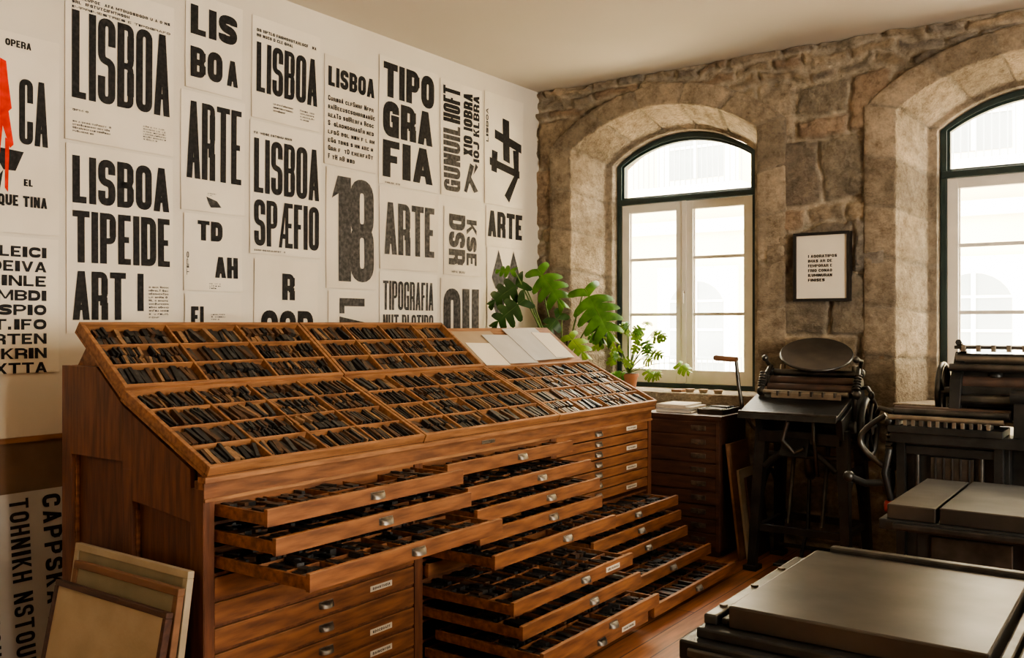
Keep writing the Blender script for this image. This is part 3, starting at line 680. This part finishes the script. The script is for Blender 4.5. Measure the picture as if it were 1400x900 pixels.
def drawer(bay,zt,fh,xf,nc=5,nr=4,lb=False,dep=.66,pu=.5,pl=True):
    global dn; dn+=1
    ya,yb=bays[bay]; ya+=.004; yb-=.004; b=MB(); z0=zt-fh; xb=xf-dep; sh=fh*.78
    b.box(xf-.022,ya,z0,xf,yb,zt,'wood'); b.box(xf-.0225,ya+.001,zt-.003,xf-.0005,yb-.001,zt+.0015,'woodl')
    b.box(xb,ya+.006,z0+.004,xf-.022,ya+.02,z0+sh,'wood'); b.box(xb,yb-.02,z0+.004,xf-.022,yb-.006,z0+sh,'wood')
    b.box(xb,ya+.02,z0+.004,xb+.015,yb-.02,z0+sh,'wood'); b.box(xb+.01,ya+.015,z0+.004,xf-.02,yb-.015,z0+.012,'inner')
    yc=ya+(yb-ya)*pu
    if pl: pull(b,xf,yc,z0+fh*.5)
    if lb: lab(b,xf,ya+(yb-ya)*.80,z0+fh*.5)
    opened=xf>FX+.03
    if opened:
        w=(yb-ya-.04)/nc; l=(dep-.037)/nr
        for i in range(1,nc): b.box(xb+.015,ya+.02+w*i-.004,z0+.012,xf-.022,ya+.02+w*i+.004,z0+sh*.9,'wood')
        for j in range(1,nr): b.box(xb+.015+l*j-.004,ya+.02,z0+.012,xb+.015+l*j+.004,yb-.02,z0+sh*.85,'wood')
    ob=b.build('drawer_%d'%dn,parent=cab,bevel=.0025)
    if opened:
        b=MB()
        for j in range(nr):
            x1=xb+.015+l*(j+1)
            if x1<FX-.02: continue
            for i in range(nc):
                if R.random()<.05: continue
                fill(b,Vector((xb+.015+l*j,ya+.02+w*i,z0)),UY,UX,UZ,.006,w-.006,.006,l-.006,.012,TD,th=(.014,.04),ht=(.02,.042),dens=.92,rows=R.choice([1,2,2]))
        if b.v: b.build('drawer_type_%d'%dn,parent=cab)
FH=.066
def zz(i): return ry(i)
drawer(0,zz(0),FH,1.981); drawer(0,zz(1),FH,2.03); drawer(0,zz(2),FH,2.215,nc=6)
for i in range(3,10): drawer(0,zz(i),.085,FX-.002,lb=(i in (5,7,8,9)),pu=.5)
for i,x in ((0,1.825),(1,1.955),(2,2.014),(3,2.03),(4,2.12),(5,1.70),(6,2.232),(7,2.283),(8,2.40),(9,2.33)): drawer(1,zz(i),FH,x,pu=.55,lb=(i in (6,9)))
for i in range(7): drawer(2,1.045-.0685*i,.058,FX-.002,lb=(i%2==0),pu=.42,dep=.6)
for i,x in ((5,1.907),(6,1.93),(7,1.98),(8,2.157),(9,2.334)): drawer(2,zz(i),FH,x)
# ---------------------------------------------------------------- leaning canvases
def leaning(name,xa,xb,ybase,h,lean,k,frame_k,fr=.03,th=.03):
    b=MB(); c,s=math.cos(lean),math.sin(lean)
    V=Vector((0,s,c)); N=Vector((0,-c,s)); O=Vector((xa,ybase,.002))
    w=xb-xa
    b.fbox(O,UX,V,N,fr*.6,w-fr*.6,fr*.6,h-fr*.6,.004,th*.75,k)
    for q in ((0,w,0,fr),(0,w,h-fr,h),(0,fr,fr,h-fr),(w-fr,w,fr,h-fr)): b.fbox(O,UX,V,N,*q,0,th,frame_k)
    return b.build(name,bevel=.003)
leaning('stretched_canvas',.84,1.655,-4.985,.79,.14,'canvas2','canvas')
leaning('stretched_canvas',.95,1.69,-5.06,.745,.16,'canvas2','boardb')
leaning('framed_board',.97,1.75,-5.17,.69,.20,'canvas','woodd',fr=.022)
# ---------------------------------------------------------------- second cabinet
b=MB(); xa,xb,ya,yb,H=1.40,2.03,-.62,-.10,1.06
b.box(xa,ya+.02,.05,xb,yb,H-.03,'woodd'); b.box(xa-.015,ya-.0,H-.03,xb+.015,yb,H,'woodd'); b.box(xa+.02,ya+.04,0,xb-.02,yb-.02,.05,'woodd')
nd=9
for i in range(nd):
    z=.075+i*(H-.12)/nd; hh=(H-.12)/nd
    b.box(xa+.03,ya+.004,z+.006,xb-.03,ya+.0195,z+hh-.006,'woodd')
    b.box(xa+.40,ya-.002,z+hh*.35,xa+.52,ya+.004,z+hh*.7,'steel'); b.cyl((xa+.46,ya-.012,z+hh*.45),(xa+.46,ya,z+hh*.45),.012,'steel',seg=10)
b.box(xa+.001,ya+.001,.05,xa+.03,ya+.02,H-.03,'woodd'); b.box(xb-.03,ya+.001,.05,xb-.001,ya+.02,H-.03,'woodd')
b.build('flat_file_cabinet',bevel=.004)
b=MB()
for i,(w,d,k) in enumerate(((.30,.34,'paper'),(.28,.32,'grpaper'),(.29,.30,'label'),(.25,.30,'paper2'))): b.box(1.46,-.52,H+.001+i*.016,1.46+w,-.52+d,H+.015+i*.016,k)
b.build('paper_stack',bevel=.002)
b=MB(); b.box(1.80,-.50,H+.001,2.01,-.16,H+.012,'iron2')
for q in ((1.80,-.5,2.01,-.485),(1.80,-.175,2.01,-.16),(1.80,-.5,1.812,-.16),(1.998,-.5,2.01,-.16)): b.box(q[0],q[1],H+.012,q[2],q[3],H+.04,'iron2')
fill(b,Vector((1.812,-.48,H)),UY,UX,UZ,0,.3,.004,.18,.012,['tgry','tblk','leafd'],ht=(.02,.04)); b.build('composing_galley')
b=MB(); 
for x in (1.50,1.62,1.75): b.cyl((x,.02,SILL+.001),(x,.02,SILL+.03),.03,'brwpaper',r1=.04)
b.box(1.35,-.02,SILL+.001,1.44,.1,SILL+.02,'boardb'); b.build('ink_tin_group')
for j,(x,h,k,y0,y1) in enumerate(((2.17,.86,'boardb',-.60,-.20),(2.20,.66,'canvas',-.52,-.16),(2.23,.60,'woodd',-.46,-.14))):
    b=MB(); a=.12; V=Vector((-math.sin(a),0,math.cos(a))); N=Vector((math.cos(a),0,math.sin(a)))
    b.fbox(Vector((x,y0,.002)),UY,V,N,0,y1-y0,0,h,0,.018,k); b.build('leaning_board',bevel=.002)
# ---------------------------------------------------------------- platen press
def platen():
    b=MB(); xl,xr=2.38,2.94; yf,yr=-.72,-.22
    for x,sx in ((xl,-1),(xr,1)):
        for y,sy in ((yf,-1),(yr,1)):
            top=Vector((x,y+.06*-sy,1.02)); bot=Vector((x+.05*sx,y+.02*sy,0.03))
            vs=[]
            for p,q in ((bot,.034),(top,.05)):
                for (i,j) in ((-1,-1),(1,-1),(1,1),(-1,1)): vs.append((p.x+i*q*.8,p.y+j*q,p.z))
            b.add(vs,[(3,2,1,0),(4,5,6,7),(0,1,5,4),(1,2,6,5),(2,3,7,6),(3,0,4,7)],'iron')
            b.box(bot.x-.05,bot.y-.06,0.001,bot.x+.05,bot.y+.06,.035,'iron')
        for z in (.30,.72): b.box(x-.018+.02*sx,yf,z-.02,x+.018+.02*sx,yr,z+.02,'iron')
        pts=[(x+.02*sx,yf+.02+(yr-yf-.04)*i/12,.42+.26*math.sin(math.pi*i/12)) for i in range(13)]
        b.tube(pts,.018,'iron',8)
        prof=[(yf-.02,.96),(yr+.03,.96),(yr+.05,1.18),(yr-.02,1.34),(yr-.10,1.38),(yr-.18,1.34),(yr-.24,1.20),(yf+.10,1.14),(yf-.05,1.10)]
        b.prism(prof,'x',x-.022,x+.022,'iron')
        ax=x+.045*sx
        b.tube([(ax-.01*sx,-.50,1.05),(ax,-.55,1.16),(ax+.01*sx,-.54,1.28),(ax,-.47,1.38),(ax-.01*sx,-.40,1.44)],.018,'iron2',8)
        b.tube([(ax,-.40,1.44),(ax+.02*sx,-.44,1.49),(ax+.01*sx,-.50,1.50)],.014,'iron2',8)
        b.ell((ax+.015*sx,-.545,1.26),(.03,.03,.035),'iron2'); b.ell((ax,-.50,1.50),(.024,.024,.024),'iron2'); b.ell((ax,-.38,1.40),(.03,.03,.035),'iron2')
        for q in range(6): b.ring((ax+.012*sx,-.545+.01*q,1.30+.018*q),(0,.35,1),.022,.006,'iron2',seg=14)
        b.cyl((x+.02*sx,-.46,1.33),(x+.075*sx,-.46,1.33),.04,'iron2')
        b.cyl((x+.02*sx,-.30,1.10),(x+.06*sx,-.30,1.10),.055,'iron2'); b.cyl((x+.02*sx,-.58,1.04),(x+.06*sx,-.58,1.04),.04,'iron2')
    for y in (yf,yr):
        b.box(xl,y-.02,.28,xr,y+.02,.33,'iron'); b.box(xl,y-.025,.92,xr,y+.025,1.0,'iron')
    pts=[(xl+.03+(xr-xl-.06)*i/14,yf,.74+.15*math.sin(math.pi*i/14)) for i in range(15)]; b.tube(pts,.022,'iron',8)
    b.box(xl+.04,-.55,.95,xr-.04,yr,1.16,'iron')
    b.prism([(-.50,1.14),(-.28,1.14),(-.22,1.38),(-.30,1.40)],'x',xl+.03,xr-.03,'iron')
    b.prism([(-.90,1.09),(-.885,1.125),(-.52,1.235),(-.52,1.20)],'x',xl-.10,xr+.02,'iron')
    b.prism([(-.885,1.125),(-.885,1.14),(-.865,1.146),(-.865,1.131)],'x',xl-.10,xr+.02,'iron2')
    b.box(xl+.05,-.64,1.222,xr-.02,-.625,1.262,'brass'); b.cyl((xl-.02,-.60,1.26),(xr+.02,-.60,1.26),.018,'brass')
    for i in range(6): b.box(xl+.09+i*.08,-.65,1.24,xl+.105+i*.08,-.62,1.275,'iron2')
    b.prism([(-.82,.84),(-.78,.84),(-.56,1.18),(-.60,1.18)],'x',xl+.17,xr-.20,'iron')
    b.tube([(xl+.24,-.84,1.08),(xl+.20,-.84,.95),(xl+.27,-.80,.86),(xl+.34,-.80,.90)],.016,'iron2',8)
    b.tube([(xr-.18,-.74,1.10),(xr-.16,-.78,.95),(xr-.16,-.70,.70)],.014,'iron2',8)
    for (y,z,r,k) in ((-.50,1.29,.030,'rubber'),(-.44,1.34,.030,'rubber'),(-.37,1.39,.026,'iron2')): b.cyl((xl-.02,y,z),(xr+.02,y,z),r,k); 
    b.cyl((xl-.08,-.45,.90),(xr+.09,-.45,.90),.028,'iron2'); b.cyl((xl,-.62,.82),(xr,-.62,.82),.018,'iron2')
    for x in (xl+.16,xr-.16): b.tube([(x,-.45,.90),(x,-.52,.62),(x,-.60,.33)],.016,'iron2',8)
    b.ring((2.66,-.47,.78),(1,.2,0),.13,.016,'iron2',w=.03)
    c=Vector((2.665,-.36,1.53)); n=Vector((.13,-.42,.90)).normalized()
    b.cyl(c-n*.012,c+n*.008,.245,'disc',seg=56); b.ring(c-n*.002,n,.245,.010,'iron2',seg=56); b.cyl(c-n*.16,c-n*.01,.035,'iron'); b.cyl(c-n*.05,c-n*.013,.10,'iron',r1=.18)
    b.box(2.60,-.36,1.30,2.72,-.24,1.42,'iron')
    fc=Vector((xr+.10,-.40,1.02)); b.ring(fc,(1,0,0),.21,.02,'iron',w=.024); b.cyl(fc-UX*.04,fc+UX*.03,.045,'iron')
    for i in range(6):
        a=math.pi*i/3; e=Vector((0,math.cos(a),math.sin(a))); b.tube([fc+e*.03,fc+e*.11,fc+e*.2],.014,'iron',8)
    b.tube([(xr+.06,-.46,1.30),(xr+.12,-.50,1.31),(xr+.15,-.52,1.27)],.014,'iron2',8); b.ell((xr+.15,-.52,1.26),(.022,.022,.03),'iron')
    b.tube([(xl+.0,-.55,.90),(xl-.10,-.60,1.0),(xl-.17,-.62,1.12),(xl-.20,-.62,1.30),(xl-.22,-.62,1.485)],.014,'iron2',8)
    b.tube([(xl-.21,-.62,1.488),(xl-.27,-.62,1.49),(xl-.37,-.63,1.497)],.02,'boardb',10); b.ell((xl-.37,-.63,1.497),(.024,.022,.022),'boardb')
    b.ring((xl-.03,-.58,.98),(1,0,0),.08,.014,'iron')
    b.box(2.5,-.80,.06,2.8,-.66,.08,'iron'); b.tube([(2.65,-.7,.07),(2.65,-.5,.3),(2.65,-.45,.88)],.014,'iron',8)
    b.tube([(xl-.01,-.3,.1),(xr,-.3,.1)],.015,'iron',8)
    for x in (xl+.02,xr-.02): b.cyl((x,-.30,1.38),(x,-.30,1.45),.02,'brass')
    return b.build('platen_printing_press',bevel=.003)
platen()
# ---------------------------------------------------------------- cylinder proof press
def proof():
    b=MB(); x0,x1,y0,y1=3.42,4.72,-1.35,-.62
    b.box(x0+.05,y0+.05,.001,x1-.05,y1-.05,.10,'iron'); b.box(x0+.02,y0+.12,.10,x0+.60,y1-.05,1.05,'iron')
    b.box(x1-.5,y0+.12,.10,x1-.02,y1-.05,1.05,'iron'); b.box(x0+.6,y0+.22,.45,x1-.5,y1-.1,1.05,'iron')
    for x in (x0+.03,x0+.55): b.box(x-.025,y0+.07,.12,x+.025,y0+.12,1.05,'iron')
    b.box(x0+.055,y0+.08,.98,x0+.525,y0+.12,1.03,'iron'); b.box(x0+.055,y0+.08,.55,x0+.525,y0+.12,.60,'iron')
    b.box(x0+.19,y0+.095,.62,x0+.42,y0+.119,.97,'iron2')
    for xx in (x0+.12,x0+.46): b.cyl((xx,y0+.085,.60),(xx,y0+.085,.98),.016,'iron2',seg=14)
    for i in range(5): b.box(x0+.21+i*.045,y0+.088,.62,x0+.222+i*.045,y0+.096,.97,'iron')
    b.box(x0-.02,y0+.02,1.05,x1+.02,y1,1.11,'iron'); b.box(x0-.03,y0+.0,1.11,x0+.58,y0+.30,1.15,'iron')
    for i in range(12): b.box(x0+.01+i*.044,y0+.02,1.15,x0+.032+i*.044,y0+.14,1.185,'brass' if i%3 else 'iron2')
    b.cyl((x0-.03,y0+.04,1.195),(x0+.58,y0+.04,1.195),.016,'brass')
    b.cyl((x0-.03,y0+.20,1.22),(x0+.60,y0+.20,1.22),.035,'rubber')
    b.cyl((x0-.05,y0+.12,1.225),(x0+.60,y0+.12,1.225),.02,'iron2')
    for x in (x0+.30,x1-.04):
        b.prism([(y0+.14,1.1),(y1,1.1),(y1,1.42),(y1-.10,1.56),(y1-.32,1.58),(y0+.24,1.42)],'x',x-.03,x+.03,'iron')
        b.cyl((x-.055,y1-.28,1.35),(x+.055,y1-.28,1.35),.10,'iron2',seg=28)
        b.cyl((x-.05,y0+.30,1.22),(x+.05,y0+.30,1.22),.05,'iron2',seg=20)
        for (yy,z) in ((y0+.40,1.45),(y1-.08,1.48)): b.cyl((x-.04,yy,z),(x+.04,yy,z),.02,'brass',seg=12)
    # large hand wheel on the cheek of the cylinder
    hc=Vector((x0+.19,y1-.26,1.33)); b.ring(hc,(1,0,0),.17,.016,'iron2',w=.018)
    for i in range(5):
        a=2*math.pi*i/5; e=Vector((0,math.cos(a),math.sin(a))); b.tube([hc,hc+e*.09,hc+e*.16],.011,'iron2',8)
    b.cyl(hc-UX*.03,hc+UX*.12,.03,'iron2')
    b.cyl((x0+.32,y1-.28,1.34),(x1-.06,y1-.28,1.34),.17,'iron',seg=36)
    b.cyl((x0+.32,y0+.25,1.30),(x1-.06,y0+.25,1.30),.035,'iron2'); b.cyl((x0+.32,y0+.32,1.40),(x1-.06,y0+.32,1.40),.04,'rubber')
    b.cyl((x0+.28,y1-.35,1.54),(x1-.02,y1-.35,1.54),.032,'brass'); b.cyl((x0+.26,y1-.45,1.49),(x1-.02,y1-.45,1.49),.024,'iron2')
    b.box(x0+.28,y1-.42,1.60,x1,y1-.10,1.62,'iron2')
    for i in range(12): b.box(x0+.32+i*.08,y1-.435,1.585,x0+.345+i*.08,y1-.41,1.625,'brass')
    for x in (x0+.32,x1-.06): b.tube([(x,y1-.2,1.5),(x-.02,y1-.26,1.60),(x-.02,y1-.40,1.64)],.018,'iron',8)
    g=Vector((x0-.06,y0+.28,.98))
    b.cyl(g-UX*.02,g+UX*.02,.11,'iron2',seg=28)
    for i in range(24):
        a=2*math.pi*i/24; e=Vector((0,math.cos(a),math.sin(a)))
        b.fbox(g+e*.11,UX,Vector((0,-math.sin(a),math.cos(a))),e,-.018,.018,-.008,.008,-.01,.02,'iron2')
    b.cyl((x0-.10,g.y,g.z),(x0+.1,g.y,g.z),.03,'iron2')
    g2=Vector((x0-.05,y0+.12,.80)); b.cyl(g2-UX*.02,g2+UX*.02,.08,'iron2',seg=24)
    pts=[(x0-.06-.15*math.sin(math.pi*i/14),y0+.10,1.20-.32*i/14) for i in range(15)]; b.tube(pts,.017,'iron2',8)
    b.tube([(x0-.04,y0+.05,.80),(x0-.16,y0+.02,.79),(x0-.24,y0+.0,.82)],.022,'iron',10); b.ell((x0-.25,y0,.825),(.035,.035,.035),'iron2')
    b.tube([(x0-.02,y0+.1,1.22),(x0-.10,y0+.12,1.24),(x0-.13,y0+.18,1.20)],.015,'iron2',8)
    for q in range(3): b.ell((x0-.03,y0+.06+q*.09,1.17),(.028,.028,.032),'iron2')
    b.tube([(x0-.03,y0+.06,1.0),(x0-.05,y0+.02,.86),(x0-.02,y0+.05,.70)],.02,'iron',8)
    b.cyl((x0-.05,y0+.05,.66),(x0+.03,y0+.05,.66),.035,'redk',seg=20)
    b.cyl((x0+.50,y0+.34,1.11),(x0+.50,y0+.34,1.42),.022,'iron2'); b.ell((x0+.50,y0+.34,1.44),(.045,.045,.045),'iron')
    b.box(x0+.62,y0+.10,1.11,x1-.1,y0+.22,1.30,'iron'); b.cyl((x0+.60,y0+.16,1.33),(x1-.08,y0+.16,1.33),.05,'iron')
    return b.build('cylinder_proof_press',bevel=.003)
proof()
# ---------------------------------------------------------------- imposing tables
def table1():
    b=MB(); yf=-4.60
    b.box(3.62,yf-.08,.80,4.92,-3.72,.855,'iron'); 
    b.box(3.655,yf-.04,.855,4.86,-3.75,.885,'iron')
    b.box(3.735,yf,.885,4.40,-3.80,.95,'plate')
    b.box(3.66,yf,.885,3.70,-3.80,.915,'iron2'); b.box(3.705,yf+.02,.885,3.73,-3.82,.905,'iron')
    b.box(4.415,yf-.01,.885,4.445,-3.80,.935,'iron2'); b.box(4.46,yf-.01,.885,4.86,-3.80,.955,'plate')
    b.box(3.78,-3.795,.885,4.86,-3.755,.965,'iron2')
    for y in (-4.5,-4.25,-4.0): b.cyl((3.68,y,.915),(3.68,y,.921),.012,'steel',seg=12)
    b.box(3.65,yf-.095,.815,4.90,yf-.08,.84,'iron2')
    b.box(3.72,yf+.02,.60,4.82,-3.82,.80,'iron')
    for x in (3.78,4.76):
        for y in (-4.52,-3.90): b.box(x-.045,y-.045,.03,x+.045,y+.045,.62,'iron'); b.box(x-.06,y-.06,.001,x+.06,y+.06,.03,'iron')
    b.box(3.74,-4.52,.16,4.78,-3.90,.19,'iron')
    for i in range(3): b.box(3.80+i*.32,yf+.008,.63,4.08+i*.32,yf+.02,.78,'iron2')
    return b.build('imposing_table',bevel=.007)
table1()
def table2():
    b=MB()
    b.box(3.70,-2.80,.84,5.1,-1.93,.885,'iron'); b.box(3.73,-2.78,.885,3.93,-1.95,.95,'plate'); b.box(3.945,-2.78,.885,5.08,-1.95,.955,'plate')
    b.box(3.76,-2.82,.85,5.0,-2.80,.875,'iron2')
    b.box(3.84,-2.72,.66,5.0,-2.05,.84,'iron')
    for x in (3.90,4.94):
        for y in (-2.65,-2.12): b.box(x-.045,y-.045,.03,x+.045,y+.045,.67,'iron'); b.box(x-.06,y-.06,.001,x+.06,y+.06,.03,'iron')
    b.box(3.88,-2.65,.2,4.96,-2.12,.23,'iron')
    for i in range(3): b.box(3.90+i*.36,-2.73,.69,4.22+i*.36,-2.72,.82,'iron2')
    return b.build('imposing_table',bevel=.007)
table2()
# ---------------------------------------------------------------- plants
def leaf(b,base,tip,nrm,W,k,lobes=6,slot=.35,droop=.18):
    base=Vector(base);tip=Vector(tip);A=tip-base;L=A.length;A.normalize();N=(Vector(nrm)-A*Vector(nrm).dot(A)).normalized();B=A.cross(N)
    def mid(a): return base+A*L*a - N*(L*droop*a*a)
    for sgn in (1,-1):
        for i in range(lobes):
            a0=i/lobes;a1=(i+1)/lobes; am=(a0+a1)/2
            wd=W*.5*(math.sin(math.pi*min(1,(am*.86+.16)))**.7); sh=-.16 if i==0 else (.03+.12*am)
            vs=[]; ns=6
            for q in range(ns+1):
                s=q/ns; half=(a1-a0)/2*1.04
                if slot>.05:
                    half*= 1 if s<.45 else (1-slot*((s-.45)/.55)**.6)
                    if s>.99: half*=.45
                elif s>.9: half*=.8
                c=am+sh*s
                lat=B*sgn*wd*s; dz=-N*(W*.25*s*s)+N*(W*.08*s)
                for t in (-1,1):
                    aa=c+t*half; aa_=max(-.2,min(1.05,aa)); mm=max(0,min(1,aa_)); vs.append(mid(mm)+A*L*(aa_-mm)+lat+dz)
            b.add(vs,[(2*q,2*q+1,2*q+3,2*q+2) for q in range(ns)],k,True)
    b.tube([mid(0)+N*.001,mid(.5)+N*.002,mid(1)+N*.001],max(.002,L*.008),'stem',5,.4)
def pot(b,x,y,z,r,h,k='terra'):
    b.cyl((x,y,z),(x,y,z+h),r*.75,k,r1=r,seg=28); b.cyl((x,y,z+h-.03),(x,y,z+h),r*1.08,k,seg=28); b.cyl((x,y,z+h),(x,y,z+h+.004),r*.95,'soil',seg=28)
b=MB(); px,py=.55,-.48
b.cyl((px,py,0.001),(px,py,.04),.17,'woodd',seg=24); b.cyl((px,py,.04),(px,py,.90),.05,'woodd'); b.cyl((px,py,.90),(px,py,.93),.18,'woodd',seg=24)
pot(b,px,py,.93,.17,.30)
root=Vector((px,py,1.22))
view=Vector((.50,-.80,.30))
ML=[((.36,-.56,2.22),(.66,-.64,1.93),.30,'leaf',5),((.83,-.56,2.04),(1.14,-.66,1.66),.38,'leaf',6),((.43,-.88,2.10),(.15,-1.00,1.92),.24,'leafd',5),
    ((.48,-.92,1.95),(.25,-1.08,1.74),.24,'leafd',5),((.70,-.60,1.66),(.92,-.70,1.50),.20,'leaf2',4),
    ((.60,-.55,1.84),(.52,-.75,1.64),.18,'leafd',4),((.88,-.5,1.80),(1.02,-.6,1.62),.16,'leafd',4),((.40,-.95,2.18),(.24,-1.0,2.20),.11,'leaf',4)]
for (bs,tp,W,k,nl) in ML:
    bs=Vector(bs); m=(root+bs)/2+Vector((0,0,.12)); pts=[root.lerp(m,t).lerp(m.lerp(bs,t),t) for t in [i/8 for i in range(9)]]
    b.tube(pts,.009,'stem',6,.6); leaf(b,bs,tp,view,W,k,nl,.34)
b.build('monstera_plant')
b=MB(); px,py=.86,.14; pot(b,px,py,SILL+.001,.085,.13)
root=Vector((px,py,SILL+.13)); view=Vector((.45,-.8,.35)); R2=random.Random(3)
for i in range(30):
    a=R2.uniform(0,6.28); q=R2.uniform(.12,.42); hh=R2.uniform(.0,.50)
    bs=Vector((px+.16+q*math.cos(a)*.95,min(py+.12,py-.10+q*math.sin(a)*.6),SILL+.10+hh)); bs.x=max(bs.x,.66)
    m=(root+bs)/2+Vector((0,0,.08)); pts=[root.lerp(m,t).lerp(m.lerp(bs,t),t) for t in [j/6 for j in range(7)]]
    b.tube(pts,.004,'stem',6,.6)
    tp=bs+Vector((math.cos(a)*.12,-.03,R2.uniform(-.09,.03))); leaf(b,bs,tp,view,R2.uniform(.08,.12),'leaf2' if R2.random()<.75 else 'leaf',4,.0,.1)
b.build('potted_pothos')
# ---------------------------------------------------------------- lights & world
w=bpy.data.worlds.new('World'); bpy.context.scene.world=w; w.use_nodes=True
bg=w.node_tree.nodes['Background']; bg.inputs[0].default_value=(1,.93,.815,1); bg.inputs[1].default_value=29
def portal(loc,rot,sx,sy):
    l=bpy.data.lights.new('window_portal','AREA'); l.shape='RECTANGLE'; l.size=sx; l.size_y=sy; l.cycles.is_portal=True
    o=bpy.data.objects.new('window_portal',l); o.location=loc; o.rotation_euler=rot; bpy.context.collection.objects.link(o)
for wn in WINS: portal(((wn[2]+wn[3])/2,TH+.05,(SILL+IPEAK)/2),(-math.pi/2,0,0),1.35,2.3)
for o in fill_ops: portal((XR+.32,(o[0]+o[1])/2,2.17),(0,math.pi/2,0),2.45,2.2)
sun=bpy.data.lights.new('sun','SUN'); sun.energy=3; sun.angle=.02; sun.color=(1,.9,.74)
so=bpy.data.objects.new('sun',sun); so.rotation_euler=(math.radians(50),0,math.radians(-25)); so.location=(4,-12,12); bpy.context.collection.objects.link(so)
try: bpy.context.scene.view_settings.look='AgX - Medium High Contrast'
except Exception: pass
# ---------------------------------------------------------------- camera
c=bpy.data.cameras.new('camera'); c.lens=32.37; c.sensor_width=36; c.shift_y=-.005; c.clip_start=.05
co=bpy.data.objects.new('camera',c); co.location=(4.755,-7.081,EYE); co.rotation_euler=(math.pi/2,0,math.radians(35.56)); bpy.context.collection.objects.link(co)
bpy.context.scene.camera=co
